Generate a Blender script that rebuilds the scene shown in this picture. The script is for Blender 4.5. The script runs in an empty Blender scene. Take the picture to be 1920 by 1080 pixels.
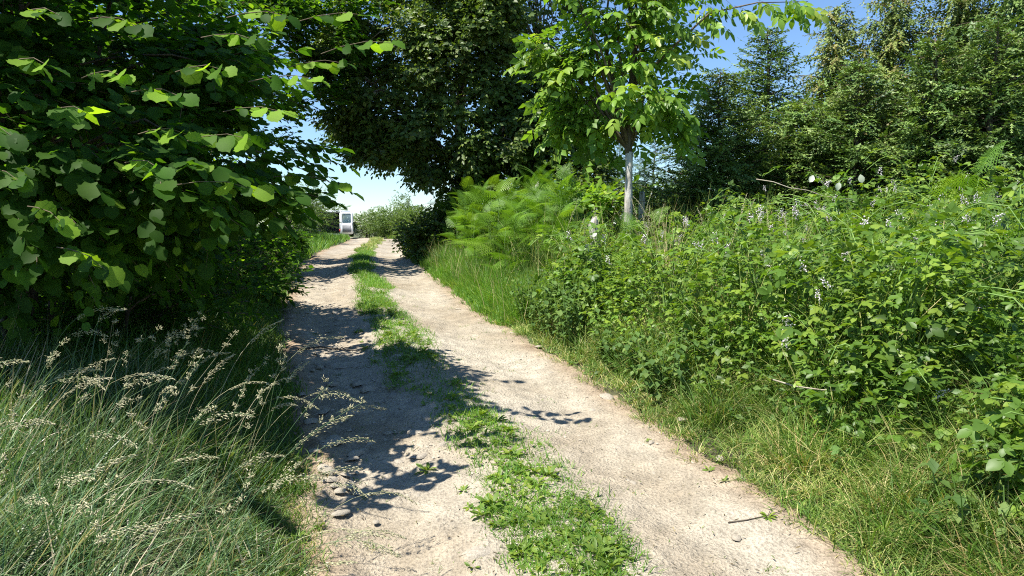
import bpy, math
import numpy as np

# ------------------------------------------------------------------ camera, sky, sun, exposure
scene = bpy.context.scene
coll = scene.collection
R = math.radians
CAM_H, PITCH, FPX = 1.6, R(4.94), 1387.0

cam_data = bpy.data.cameras.new('camera')
cam_data.sensor_width = 36.0
cam_data.lens = 36.0 * FPX / 1920.0
cam_data.clip_start = 0.05
cam_data.clip_end = 3000.0
cam = bpy.data.objects.new('camera', cam_data)
cam.location = (0, 0, CAM_H)
cam.rotation_euler = (math.pi / 2 - PITCH, 0, 0)
coll.objects.link(cam)
scene.camera = cam

SUN_EL, SUN_AZ = R(60), R(-121)          # azimuth clockwise from +Y; -90 = from the left
world = bpy.data.worlds.new('World')
scene.world = world
world.use_nodes = True
wn = world.node_tree.nodes
wl = world.node_tree.links
wn.clear()
w_out = wn.new('ShaderNodeOutputWorld')
w_bg = wn.new('ShaderNodeBackground')
w_sky = wn.new('ShaderNodeTexSky')
w_sky.sky_type = 'NISHITA'
w_sky.sun_disc = False
w_sky.sun_elevation = SUN_EL
w_sky.sun_rotation = SUN_AZ
w_sky.altitude = 100
w_sky.air_density = 1.0
w_sky.dust_density = 0.0
w_sky.ozone_density = 2.5
w_bg.inputs['Strength'].default_value = 0.078
w_tint = wn.new('ShaderNodeVectorMath'); w_tint.operation = 'MULTIPLY'
w_tint.inputs[1].default_value = (.82, .96, 1.12)            # one even tint over the whole sky: clear blue summer air
wl.new(w_sky.outputs[0], w_tint.inputs[0])
wl.new(w_tint.outputs[0], w_bg.inputs['Color'])
wl.new(w_bg.outputs[0], w_out.inputs['Surface'])

sun_data = bpy.data.lights.new('sun', 'SUN')
sun_data.energy = 5.0
sun_data.angle = R(0.5)
sun_data.color = (1.0, 0.95, 0.86)
sun = bpy.data.objects.new('sun', sun_data)
sdir = np.array([math.sin(SUN_AZ) * math.cos(SUN_EL), math.cos(SUN_AZ) * math.cos(SUN_EL), math.sin(SUN_EL)])
from mathutils import Vector, Matrix
sun.rotation_euler = Vector(-sdir).to_track_quat('-Z', 'Y').to_euler()
sun.location = (-8, -2, 12)
coll.objects.link(sun)

scene.cycles.use_denoising = False        # fine foliage stays crisp; the sample noise reads as grain
scene.cycles.filter_width = 1.1
scene.cycles.max_bounces = 6
scene.view_settings.view_transform = 'Standard'
scene.view_settings.look = 'None'
scene.view_settings.gamma = 1.0
scene.view_settings.exposure = 1.1
scene.view_settings.use_curve_mapping = False

# ------------------------------------------------------------------ helpers
def nrm(v):
    v = np.asarray(v, float)
    return v / np.maximum(np.linalg.norm(v, axis=-1, keepdims=True), 1e-9)

def at(px, py, y):
    """point on the photo ray through (px, py) at distance y ahead"""
    u, v = (px - 960) / FPX, (py - 540) / FPX
    dy = math.cos(PITCH) - v * math.sin(PITCH)
    dz = -math.sin(PITCH) - v * math.cos(PITCH)
    t = y / dy
    return np.array([u * t, y, CAM_H + dz * t])

def project(p):
    p = np.asarray(p, float)
    q = p - np.array([0, 0, CAM_H])
    c, s = math.cos(PITCH), math.sin(PITCH)
    depth = q[..., 1] * c - q[..., 2] * s
    up = q[..., 1] * s + q[..., 2] * c
    return 960 + FPX * q[..., 0] / depth, 540 - FPX * up / depth, depth

_tab = np.random.default_rng(5).random((256, 256))
def vnoise(x, y):
    x = np.asarray(x, float); y = np.asarray(y, float)
    xi = np.floor(x).astype(int); yi = np.floor(y).astype(int)
    fx = x - xi; fy = y - yi
    fx = fx * fx * (3 - 2 * fx); fy = fy * fy * (3 - 2 * fy)
    g = lambda a, b: _tab[a & 255, b & 255]
    return (g(xi, yi) * (1 - fx) + g(xi + 1, yi) * fx) * (1 - fy) + (g(xi, yi + 1) * (1 - fx) + g(xi + 1, yi + 1) * fx) * fy
def fbm(x, y, o=4):
    t = 0; a = .5
    for k in range(o):
        t = t + a * (vnoise(x * 2 ** k + 17 * k, y * 2 ** k + 31 * k) - .5); a *= .5
    return t
def sstep(a, b, x):
    t = np.clip((np.asarray(x, float) - a) / (b - a), 0, 1)
    return t * t * (3 - 2 * t)

# lane centre line and height along the distance y
_g = np.arange(-60, 500, .1)
def smooth_curve(pts, w=1.5):
    a = np.array(pts, float)
    v = np.interp(_g, a[:, 0], a[:, 1])
    k = int(w / .1); ker = np.hanning(2 * k + 1); ker /= ker.sum()
    return np.convolve(np.pad(v, k, mode='edge'), ker, mode='valid')
_xc = smooth_curve([(-60, 19), (0, 1.35), (3.27, .33), (4.93, -.16), (6.45, -.64), (9.03, -1.56), (15, -3.07), (22, -4.35),
                    (30, -5.45), (36, -6.6), (45, -9.5), (70, -19), (500, -150)], 1.6)
_zc = smooth_curve([(-60, -2.0), (0, -.22), (3.27, 0), (4.93, .17), (6.45, .28), (9.03, .43), (15, .74), (22, .83), (30, .88),
                    (34, .9), (40, .80), (60, .5), (120, .2), (500, 0)], 1.3)
def xc(y): return np.interp(y, _g, _xc)
def zc(y): return np.interp(y, _g, _zc)
LW = 1.25
def ground_z(x, y):
    x = np.asarray(x, float); y = np.asarray(y, float)
    s = x - xc(y)
    far = 1 - .75 * sstep(22, 40, y)
    r = .40 * sstep(1.15, 3.0, s) + .32 * sstep(2.8, 7.5, s)
    l = .20 * sstep(1.2, 2.6, -s) + .40 * sstep(2.3, 5.0, -s)
    z = zc(y) + (r + l) * far
    off = sstep(1.0, 2.2, np.abs(s))
    z = z + off * (.16 * fbm(x * .8, y * .8, 3) + .05 * fbm(x * 3.1, y * 3.1, 2))
    lane = 1 - off
    z = z + lane * (.045 * np.exp(-(s / .33) ** 2) - .035 * np.exp(-((np.abs(s) - .75) / .26) ** 2))
    z = z + lane * (.05 * fbm(x * 1.6, y * 1.6, 3))
    return z

def mesh_from(name, V, loops, sizes, rnd=None, mat=None, smooth=False):
    me = bpy.data.meshes.new(name)
    V = np.ascontiguousarray(V, np.float32); loops = np.ascontiguousarray(loops, np.int32); sizes = np.ascontiguousarray(sizes, np.int32)
    me.vertices.add(len(V)); me.vertices.foreach_set('co', V.ravel())
    me.loops.add(len(loops)); me.loops.foreach_set('vertex_index', loops)
    me.polygons.add(len(sizes))
    st = np.zeros(len(sizes), np.int32); st[1:] = np.cumsum(sizes)[:-1]
    me.polygons.foreach_set('loop_start', st)
    if smooth:
        me.polygons.foreach_set('use_smooth', np.ones(len(sizes), bool))
    if rnd is not None:
        a = me.attributes.new('rnd', 'FLOAT', 'POINT')
        a.data.foreach_set('value', np.ascontiguousarray(rnd, np.float32))
    me.update(calc_edges=True)
    if mat is not None: me.materials.append(mat)
    return me

class MB:
    """collects geometry for one mesh"""
    def __init__(s): s.V = []; s.L = []; s.S = []; s.R = []; s.n = 0
    def add(s, V, faces, rnd=0.5):
        V = np.asarray(V, float).reshape(-1, 3)
        for f in faces:
            s.S.append(np.array([len(f)])); s.L.append(np.array(f) + s.n)
        s.V.append(V); s.R.append(np.full(len(V), rnd) if np.isscalar(rnd) else np.asarray(rnd)); s.n += len(V)
        return s
    def raw(s, V, L, S, Rn):
        s.V.append(V); s.L.append(L + s.n); s.S.append(S); s.R.append(Rn); s.n += len(V)
    def scatter(s, tpl, pos, X, N, scale, rnd, wscale=None):
        """copies of a template: X = direction of its length, N = its upper side"""
        V0, F = tpl
        k, n = len(pos), len(V0)
        if k == 0: return
        X = nrm(X); Z = N - (N * X).sum(-1, keepdims=True) * X; Z = nrm(Z); Y = np.cross(Z, X)
        scale = np.broadcast_to(np.asarray(scale, float), (k,))
        ws = scale if wscale is None else np.broadcast_to(wscale, (k,))
        V = (V0[None, :, 0:1] * (X * scale[:, None])[:, None, :] + V0[None, :, 1:2] * (Y * ws[:, None])[:, None, :]
             + V0[None, :, 2:3] * (Z * scale[:, None])[:, None, :] + pos[:, None, :])
        L0 = np.concatenate([np.array(f) for f in F]); S0 = np.array([len(f) for f in F])
        L = (L0[None, :] + (np.arange(k) * n)[:, None]).ravel()
        s.raw(V.reshape(-1, 3), L, np.tile(S0, k), np.repeat(rnd, n))
    def tube(s, P, rad, sides=6, rnd=.5, cap=True):
        P = np.asarray(P, float); rad = np.broadcast_to(np.asarray(rad, float), (len(P),))
        T = nrm(np.gradient(P, axis=0)); ref = np.array([0, 0, 1.0]) if abs(T[0, 2]) < .8 else np.array([1.0, 0, 0])
        A = nrm(np.cross(T, ref)); B = np.cross(T, A)
        an = np.arange(sides) * 2 * math.pi / sides
        V = P[:, None] + rad[:, None, None] * (np.cos(an)[None, :, None] * A[:, None] + np.sin(an)[None, :, None] * B[:, None])
        n = len(P); i = np.arange(n - 1)[:, None] * sides; j = np.arange(sides)[None]; j2 = (j + 1) % sides
        q = np.stack([i + j, i + j2, i + sides + j2, i + sides + j], -1).reshape(-1)
        L = q; S = np.full((n - 1) * sides, 4)
        if cap:
            L = np.concatenate([L, np.arange(sides)[::-1], (n - 1) * sides + np.arange(sides)]); S = np.concatenate([S, [sides, sides]])
        s.raw(V.reshape(-1, 3), L, S, np.full(n * sides, rnd))
    def box(s, c, h, rnd=.5, M=None):
        v = np.array([(a, b, d) for a in (-1, 1) for b in (-1, 1) for d in (-1, 1)], float) * np.array(h)
        if M is not None: v = v @ np.asarray(M).T
        s.add(v + np.array(c), [(0, 1, 3, 2), (4, 6, 7, 5), (0, 4, 5, 1), (2, 3, 7, 6), (0, 2, 6, 4), (1, 5, 7, 3)], rnd)
    def mesh(s, name, mat, smooth=False, origin=None):
        V = np.concatenate(s.V)
        if origin is not None: V = V - np.asarray(origin)
        return mesh_from(name, V, np.concatenate(s.L), np.concatenate(s.S), np.concatenate(s.R), mat, smooth)
    def build(s, name, mat, parent=None, smooth=False):
        """link as one object; vertices are in world space, the parent is an unrotated Empty"""
        o_ = world_loc(parent) if parent is not None else (np.concatenate(s.V).mean(0) * [1, 1, 0] + [0, 0, np.concatenate(s.V)[:, 2].min()])
        ob = bpy.data.objects.new(name, s.mesh(name, mat, smooth, o_))
        coll.objects.link(ob)
        if parent is not None: ob.parent = parent
        else: ob.location = o_
        return ob

def world_loc(o):
    p = np.array(o.location)
    return p if o.parent is None else p + world_loc(o.parent)
def tag(o, label=None, cat=None, group=None, kind=None):
    if label: o['label'] = label
    if cat: o['category'] = cat
    if group: o['group'] = group
    if kind: o['kind'] = kind
    return o
def empty(name, loc, label, cat, group=None):
    o = bpy.data.objects.new(name, None); o.empty_display_size = .1
    o.location = [float(v) for v in loc]; coll.objects.link(o)
    return tag(o, label, cat, group)
def place(name, me, parent, pos, X=None, N=None, scale=1.0):
    """object with shared mesh, placed by world position"""
    o = bpy.data.objects.new(name, me)
    off = np.asarray(pos, float) - (world_loc(parent) if parent is not None else 0)
    if X is not None:
        X = nrm(X); Z = nrm(N - np.dot(N, X) * X); Y = np.cross(Z, X)
        M = Matrix.Identity(4)
        for r in range(3):
            M[r][0] = X[r] * scale; M[r][1] = Y[r] * scale; M[r][2] = Z[r] * scale; M[r][3] = off[r]
        if parent is not None: o.parent = parent
        o.matrix_basis = M
    else:
        if parent is not None: o.parent = parent
        o.location = [float(v) for v in off]; o.scale = (scale,) * 3
    coll.objects.link(o)
    return o

# ------------------------------------------------------------------ materials
def new_mat(name):
    m = bpy.data.materials.new(name); m.use_nodes = True
    nt = m.node_tree; nt.nodes.clear()
    return m, nt, nt.nodes, nt.links
def ramp(nd, cols):
    r = nd.new('ShaderNodeValToRGB'); e = r.color_ramp.elements
    while len(e) < len(cols): e.new(.5)
    for el, (p, c) in zip(e, cols): el.position = p; el.color = (*c, 1)
    return r
def leaf_mat(name, cols, rough=.5, trans=.4, tcol=(1.5, 1.6, .5), noise=1.2, spec=.35, var=(.72, 1.25)):
    m, nt, nd, lk = new_mat(name)
    out = nd.new('ShaderNodeOutputMaterial')
    att = nd.new('ShaderNodeAttribute'); att.attribute_name = 'rnd'
    rp = ramp(nd, cols); lk.new(att.outputs['Fac'], rp.inputs[0])
    geo = nd.new('ShaderNodeNewGeometry')
    nz = nd.new('ShaderNodeTexNoise'); nz.inputs['Scale'].default_value = noise; nz.inputs['Detail'].default_value = 3
    lk.new(geo.outputs['Position'], nz.inputs['Vector'])
    mr = nd.new('ShaderNodeMapRange'); mr.inputs[1].default_value = .3; mr.inputs[2].default_value = .7
    mr.inputs[3].default_value, mr.inputs[4].default_value = var
    lk.new(nz.outputs['Fac'], mr.inputs[0])
    mul = nd.new('ShaderNodeVectorMath'); mul.operation = 'SCALE'
    lk.new(rp.outputs[0], mul.inputs[0]); lk.new(mr.outputs[0], mul.inputs['Scale'])
    pb = nd.new('ShaderNodeBsdfPrincipled'); pb.inputs['Roughness'].default_value = rough
    pb.inputs['Specular IOR Level'].default_value = spec
    lk.new(mul.outputs[0], pb.inputs['Base Color'])
    tm = nd.new('ShaderNodeVectorMath'); tm.operation = 'MULTIPLY'; tm.inputs[1].default_value = tcol
    lk.new(mul.outputs[0], tm.inputs[0])
    tr = nd.new('ShaderNodeBsdfTranslucent'); lk.new(tm.outputs[0], tr.inputs['Color'])
    mx = nd.new('ShaderNodeMixShader'); mx.inputs[0].default_value = trans
    lk.new(pb.outputs[0], mx.inputs[1]); lk.new(tr.outputs[0], mx.inputs[2])
    lk.new(mx.outputs[0], out.inputs['Surface'])
    return m
def solid_mat(name, c1, c2, scale=8., rough=.8, bump=.0, spec=.3, metal=0., detail=5, bscale=None, stretch=None):
    m, nt, nd, lk = new_mat(name)
    out = nd.new('ShaderNodeOutputMaterial'); pb = nd.new('ShaderNodeBsdfPrincipled')
    pb.inputs['Roughness'].default_value = rough; pb.inputs['Specular IOR Level'].default_value = spec; pb.inputs['Metallic'].default_value = metal
    tc = nd.new('ShaderNodeTexCoord'); src = tc.outputs['Object']
    if stretch:
        mp = nd.new('ShaderNodeMapping'); mp.inputs['Scale'].default_value = stretch; lk.new(src, mp.inputs[0]); src = mp.outputs[0]
    nz = nd.new('ShaderNodeTexNoise'); nz.inputs['Scale'].default_value = scale; nz.inputs['Detail'].default_value = detail
    lk.new(src, nz.inputs['Vector'])
    rp = ramp(nd, [(.32, c1), (.68, c2)]); lk.new(nz.outputs['Fac'], rp.inputs[0]); lk.new(rp.outputs[0], pb.inputs['Base Color'])
    if bump:
        n2 = nd.new('ShaderNodeTexNoise'); n2.inputs['Scale'].default_value = bscale or scale * 3; n2.inputs['Detail'].default_value = 6
        lk.new(src, n2.inputs['Vector'])
        b = nd.new('ShaderNodeBump'); b.inputs['Strength'].default_value = bump; b.inputs['Distance'].default_value = .02
        lk.new(n2.outputs['Fac'], b.inputs['Height']); lk.new(b.outputs[0], pb.inputs['Normal'])
    lk.new(pb.outputs[0], out.inputs['Surface'])
    return m

G = lambda r, g, b: (r, g, b)
M = {}
M['hazel'] = leaf_mat('hazel_leaf', [(0, G(0.029, 0.078, 0.011)), (.5, G(0.044, 0.115, 0.014)), (.85, G(0.075, 0.16, 0.019)), (1, G(0.17, 0.30, 0.03))], .6, .5, (2.2, 2.1, .5), spec=.15)  # bright ramp end puts sunlight into the colour of the hazel spray leaves
M['oak'] = leaf_mat('dark_tree_leaf', [(0, G(0.053, 0.094, 0.021)), (.55, G(0.097, 0.160, 0.030)), (1, G(0.184, 0.235, 0.054))], .45, .3, (1.6, 1.6, .5), noise=.9)
M['walnut'] = leaf_mat('walnut_leaf', [(0, G(0.110, 0.218, 0.030)), (.6, G(0.184, 0.324, 0.041)), (1, G(0.340, 0.437, 0.069))], .42, .4, (1.6, 1.6, .5))
M['bramble'] = leaf_mat('bramble_leaf', [(0, G(0.059, 0.119, 0.018)), (.55, G(0.105, 0.200, 0.026)), (1, G(0.212, 0.301, 0.038))], .45, .36, (1.6, 1.6, .5), noise=1.6)
M['weed'] = leaf_mat('weed_leaf', [(0, G(0.057, 0.115, 0.029)), (.6, G(0.095, 0.172, 0.040)), (1, G(0.152, 0.218, 0.057))], .5, .3, (1.5, 1.5, .5))
M['plantain'] = leaf_mat('plantain_leaf', [(0, G(0.102, 0.176, 0.028)), (.6, G(0.160, 0.253, 0.033)), (1, G(0.262, 0.319, 0.055))], .5, .35, (1.4, 1.4, .5))
M['pale_leaf'] = leaf_mat('pale_leaf_underside', [(0, G(.40, .47, .33)), (1, G(.56, .60, .48))], .7, .2, (1, 1, .9))
M['fern'] = leaf_mat('bracken', [(0, G(0.078, 0.175, 0.021)), (.6, G(0.120, 0.246, 0.025)), (1, G(0.199, 0.318, 0.036))], .5, .42, (1.5, 1.5, .5))
M['grass'] = leaf_mat('grass_blade', [(0, G(0.059, 0.143, 0.020)), (.55, G(0.112, 0.220, 0.029)), (.85, G(0.198, 0.275, 0.055)), (1, G(0.396, 0.297, 0.121))], .5, .35, (1.4, 1.4, .5), noise=1.1)
M['grass_b'] = leaf_mat('fresh_grass_blade', [(0, G(0.075, 0.200, 0.026)), (.7, G(0.138, 0.280, 0.035)), (1, G(0.225, 0.310, 0.050))], .5, .4, (1.4, 1.4, .5))
M['grass_y'] = leaf_mat('yellow_grass_blade', [(0, G(0.089, 0.180, 0.032)), (.45, G(0.179, 0.276, 0.053)), (.75, G(0.329, 0.373, 0.105)), (.95, G(0.549, 0.469, 0.224))], .55, .3, (1.3, 1.3, .5))
M['grass_g'] = leaf_mat('grey_green_grass_blade', [(0, G(0.068, 0.150, 0.055)), (.6, G(0.131, 0.224, 0.093)), (.9, G(0.234, 0.287, 0.154)), (1, G(0.439, 0.375, 0.260))], .42, .28, (1.3, 1.3, .6), spec=.5)
M['seed'] = leaf_mat('grass_seed_head', [(0, G(0.345, 0.345, 0.184)), (.5, G(0.483, 0.460, 0.276)), (1, G(0.598, 0.552, 0.391))], .6, .25, (1.1, 1.1, .8))
M['straw'] = leaf_mat('dry_straw', [(0, G(.34, .29, .13)), (1, G(.52, .45, .24))], .6, .25, (1.1, 1.1, .8))
M['spruce'] = leaf_mat('spruce_needles', [(0, G(0.051, 0.106, 0.028)), (.6, G(0.104, 0.187, 0.044)), (1, G(0.198, 0.284, 0.066))], .5, .18, (1.4, 1.4, .5), noise=1.3)
M['cypress'] = leaf_mat('yellow_green_needles', [(0, G(0.066, 0.116, 0.030)), (.6, G(0.141, 0.207, 0.046)), (.93, G(0.248, 0.297, 0.075)), (1, G(0.242, 0.220, 0.077))], .5, .2, (1.4, 1.4, .5), noise=1.3)
M['pine'] = leaf_mat('far_pine_needles', [(0, G(.045, .10, .055)), (1, G(.09, .16, .08))], .5, .2, (1.3, 1.3, .7))
M['shrub'] = leaf_mat('far_shrub_leaf', [(0, G(.07, .13, .03)), (.6, G(.12, .20, .045)), (1, G(.19, .26, .07))], .5, .35, (1.4, 1.4, .6), noise=.8)
M['blossom'] = leaf_mat('bramble_blossom', [(0, G(.60, .54, .55)), (1, G(.80, .77, .77))], .6, .3, (1, 1, 1))
M['bark'] = solid_mat('grey_brown_bark', (.045, .035, .026), (.13, .11, .085), 14, .9, .6, stretch=(1, 1, .25))
M['twig'] = solid_mat('brown_twig', (.07, .055, .035), (.16, .125, .08), 20, .8)
M['pale_twig'] = solid_mat('pale_dry_twig', (.26, .22, .16), (.40, .36, .29), 20, .8)
M['white_bark'] = solid_mat('limewashed_bark', (.22, .20, .17), (.62, .60, .55), 9, .95, .9, bscale=30, stretch=(1, 1, .35))
M['green_stem'] = solid_mat('green_stem', (.10, .20, .04), (.18, .28, .07), 12, .6)
M['post'] = solid_mat('weathered_grey_wood', (.22, .20, .17), (.52, .50, .45), 18, .9, .6, stretch=(1, 1, .15))

# ------------------------------------------------------------------ ground and lane
def axis(pts):
    out = []
    for a, b, st in pts: out.append(np.arange(a, b, st))
    return np.concatenate(out + [[pts[-1][1]]])
def grid_mesh(name, X, Y, Z, mat):
    n, m = X.shape
    V = np.stack([X, Y, Z], -1).reshape(-1, 3)
    i = np.arange(n - 1)[:, None] * m; j = np.arange(m - 1)[None]
    q = np.stack([i + j, i + j + 1, i + m + j + 1, i + m + j], -1).reshape(-1)
    return mesh_from(name, V, q, np.full((n - 1) * (m - 1), 4), None, mat, True)

def ground_material():
    m, nt, nd, lk = new_mat('soil_and_moss')
    out = nd.new('ShaderNodeOutputMaterial'); pb = nd.new('ShaderNodeBsdfPrincipled'); pb.inputs['Roughness'].default_value = .95
    geo = nd.new('ShaderNodeNewGeometry')
    n1 = nd.new('ShaderNodeTexNoise'); n1.inputs['Scale'].default_value = 1.3; n1.inputs['Detail'].default_value = 6
    n2 = nd.new('ShaderNodeTexNoise'); n2.inputs['Scale'].default_value = 22; n2.inputs['Detail'].default_value = 4
    lk.new(geo.outputs['Position'], n1.inputs['Vector']); lk.new(geo.outputs['Position'], n2.inputs['Vector'])
    r1 = ramp(nd, [(.38, (.055, .048, .026)), (.52, (.075, .085, .03)), (.66, (.06, .11, .026))]); lk.new(n1.outputs['Fac'], r1.inputs[0])
    r2 = ramp(nd, [(.3, (.6, .6, .6)), (.7, (1.25, 1.25, 1.25))]); lk.new(n2.outputs['Fac'], r2.inputs[0])
    mu = nd.new('ShaderNodeVectorMath'); mu.operation = 'MULTIPLY'; lk.new(r1.outputs[0], mu.inputs[0]); lk.new(r2.outputs[0], mu.inputs[1])
    lk.new(mu.outputs[0], pb.inputs['Base Color'])
    b = nd.new('ShaderNodeBump'); b.inputs['Strength'].default_value = .6; b.inputs['Distance'].default_value = .03
    lk.new(n2.outputs['Fac'], b.inputs['Height']); lk.new(b.outputs[0], pb.inputs['Normal'])
    lk.new(pb.outputs[0], out.inputs['Surface'])
    return m
def lane_material():
    m, nt, nd, lk = new_mat('pale_sandy_dirt')
    out = nd.new('ShaderNodeOutputMaterial'); pb = nd.new('ShaderNodeBsdfPrincipled'); pb.inputs['Roughness'].default_value = .95
    pb.inputs['Specular IOR Level'].default_value = .15
    geo = nd.new('ShaderNodeNewGeometry'); pos = geo.outputs['Position']
    def noise(sc, det=5, vec=pos, dist=0.):
        n = nd.new('ShaderNodeTexNoise'); n.inputs['Scale'].default_value = sc; n.inputs['Detail'].default_value = det
        n.inputs['Distortion'].default_value = dist; lk.new(vec, n.inputs['Vector']); return n
    def mult(a, b):
        v = nd.new('ShaderNodeVectorMath'); v.operation = 'MULTIPLY'; lk.new(a, v.inputs[0]); lk.new(b, v.inputs[1]); return v.outputs[0]
    att = nd.new('ShaderNodeAttribute'); att.attribute_name = 'side'       # 1 towards the worn reddish soil of the edges
    big = noise(.9, 5); mid = noise(7, 6); fine = noise(60, 4); grit = noise(180, 2)
    base = ramp(nd, [(.34, (.305, .258, .190)), (.5, (.372, .330, .258)), (.66, (.425, .385, .31))]); lk.new(big.outputs['Fac'], base.inputs[0])
    red = ramp(nd, [(.35, (.25, .175, .11)), (.65, (.34, .26, .175))]); lk.new(mid.outputs['Fac'], red.inputs[0])
    mxe = nd.new('ShaderNodeMix'); mxe.data_type = 'RGBA'
    lk.new(att.outputs['Fac'], mxe.inputs[0]); lk.new(base.outputs[0], mxe.inputs[6]); lk.new(red.outputs[0], mxe.inputs[7])
    v1 = ramp(nd, [(.3, (.80, .80, .80)), (.7, (1.12, 1.12, 1.12))]); lk.new(mid.outputs['Fac'], v1.inputs[0])
    v2 = ramp(nd, [(.33, (.72, .71, .70)), (.5, (1, 1, 1)), (.7, (1.12, 1.12, 1.12))]); lk.new(fine.outputs['Fac'], v2.inputs[0])
    v3 = ramp(nd, [(.30, (.75, .74, .72)), (.46, (1, 1, 1)), (.75, (1.08, 1.08, 1.08))]); lk.new(grit.outputs['Fac'], v3.inputs[0])
    c = mult(mult(mult(mxe.outputs[2], v1.outputs[0]), v2.outputs[0]), v3.outputs[0])
    lk.new(c, pb.inputs['Base Color'])
    ad = nd.new('ShaderNodeMath'); ad.operation = 'MULTIPLY_ADD'; ad.inputs[1].default_value = .5
    lk.new(fine.outputs['Fac'], ad.inputs[0]); lk.new(mid.outputs['Fac'], ad.inputs[2])
    b = nd.new('ShaderNodeBump'); b.inputs['Strength'].default_value = .9; b.inputs['Distance'].default_value = .045
    lk.new(ad.outputs[0], b.inputs['Height']); lk.new(b.outputs[0], pb.inputs['Normal'])
    lk.new(pb.outputs[0], out.inputs['Surface'])
    return m

ys = axis([(-40, -2, 2), (-2, 18, .2), (18, 45, .6), (45, 120, 4), (120, 480, 20)])
ss = axis([(-300, -60, 20), (-60, -12, 3), (-12, -4, .5), (-4, 4.4, .2), (4.4, 14, .5), (14, 60, 3), (60, 300, 20)])
S, Y = np.meshgrid(ss, ys)
X = xc(Y) + S
Z = ground_z(X, Y) - .05 * (1 - sstep(1.15, 1.55, np.abs(S)))
ground = bpy.data.objects.new('ground', grid_mesh('ground', X, Y, Z, ground_material()))
coll.objects.link(ground); tag(ground, 'dark soil and moss of the verges under the plants', 'ground', kind='structure')

ys = axis([(-12, 1.5, .3), (1.5, 9, .035), (9, 18, .07), (18, 60, .25)])
ss = axis([(-1.42, 1.42, .035)])
S, Y = np.meshgrid(ss, ys)
edge = 1 + .10 * fbm(Y * 1.3, np.sign(S) * 7.0, 3) * 2
S2 = S * edge
X = xc(Y) + S2
near = 1 - sstep(10, 22, Y)
rough = fbm(X * 5, Y * 5, 4)
peb = np.maximum(fbm(X * 13, Y * 13, 2) - .07, 0)
gully = np.exp(-((S + .95 - .12 * np.sin(Y * .9)) / .14) ** 2)
Z = ground_z(X, Y) + .006 - .05 * sstep(1.2, 1.42, np.abs(S)) + near * ((.035 + .03 * sstep(.1, -.5, S) * 0 + .03 * (S < -.2)) * rough + .07 * peb - .03 * gully * (1 - sstep(7, 11, Y)))
lane_me = grid_mesh('lane', X, Y, Z, lane_material())
sd = sstep(.95, 1.3, np.abs(S)) * .75 + .5 * fbm(X * 1.1, Y * .5, 3) * sstep(.3, 1.2, np.abs(S)) + .1
a_ = lane_me.attributes.new('side', 'FLOAT', 'POINT'); a_.data.foreach_set('value', np.clip(sd, 0, 1).ravel().astype(np.float32))
lane = bpy.data.objects.new('dirt_lane', lane_me)
coll.objects.link(lane); tag(lane, 'pale sandy dirt lane with two wheel tracks climbing away', 'lane', kind='structure')

# stones bedded in the lane
rng = np.random.default_rng(11)
M['stone'] = solid_mat('pale_grey_stone', (.27, .235, .185), (.45, .40, .32), 9, .9, .5, bscale=30)
def stone_mesh(seed, flat):
    r = np.random.default_rng(seed)
    n, rows = 8, 3
    V = []
    ph = r.random(n) * .5 + .75
    for k, (rr, zz) in enumerate([(1.0, -.3), (.92, .15), (.55, .42)]):
        for j in range(n):
            an = 2 * math.pi * j / n + .2 * r.standard_normal() * .3
            V.append((rr * ph[j] * math.cos(an), .75 * rr * ph[j] * math.sin(an), flat * (zz + .1 * r.standard_normal())))
    V.append((0, 0, .5 * flat))
    F = []
    for k in range(2):
        for j in range(n):
            F.append((k * n + j, k * n + (j + 1) % n, (k + 1) * n + (j + 1) % n, (k + 1) * n + j))
    for j in range(n): F.append((2 * n + j, 2 * n + (j + 1) % n, 3 * n))
    return MB().add(np.array(V), F)
stone_meshes = [stone_mesh(k, .55 + .1 * k).mesh('stone', M['stone'], True) for k in range(6)]
# the ones that can be told apart in the photograph (pixel, size in metres)
spots = [(640, 962, .07), (905, 1035, .16), (1290, 790, .09), (1030, 700, .06), (690, 730, .10), (660, 775, .09), (625, 825, .10), (610, 880, .09),
         (670, 850, .08), (720, 790, .07), (745, 700, .08), (700, 690, .07), (640, 690, .08), (700, 640, .10), (600, 640, .09), (620, 900, .07),
         (670, 720, .10), (735, 745, .06), (760, 765, .07), (590, 845, .06), (655, 910, .08), (715, 870, .05), (1060, 800, .05), (1110, 770, .06),
         (1140, 745, .10), (1010, 650, .05), (950, 640, .04), (830, 555, .08), (640, 600, .10), (575, 600, .09), (610, 575, .08), (680, 585, .07),
         (770, 1000, .05), (705, 980, .03), (1220, 830, .04), (1350, 860, .05), (1240, 900, .03), (1160, 840, .05), (960, 625, .05), (860, 580, .05),
         (1300, 980, .03), (1380, 1010, .04), (840, 905, .05), (940, 690, .04), (1020, 745, .04), (560, 690, .07), (565, 740, .06), (585, 790, .07)]
def ground_hit(px, py, y0=2.0, y1=40.):
    yy = np.linspace(y0, y1, 4000)
    u, v = (px - 960) / FPX, (py - 540) / FPX
    dy = math.cos(PITCH) - v * math.sin(PITCH); dz = -math.sin(PITCH) - v * math.cos(PITCH)
    t = yy / dy
    gap = CAM_H + dz * t - ground_z(u * t, yy)
    k = int(np.argmax(gap < 0)) if (gap < 0).any() else len(yy) - 1
    return np.array([u * t[k], yy[k], float(ground_z(u * t[k], yy[k]))])
def gp0(x, y): return np.array([x, y, float(ground_z(x, y))])
for k, (px, py, sz) in enumerate(spots):
    p = ground_hit(px, py)
    o = place('stone', stone_meshes[k % 6], lane, p + [0, 0, .004])
    a = rng.random() * 6.28
    o.rotation_euler = (rng.normal() * .08, rng.normal() * .08, a)
    o.scale = (sz * .8, sz * (.55 + .4 * rng.random()), sz * .5)
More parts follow.
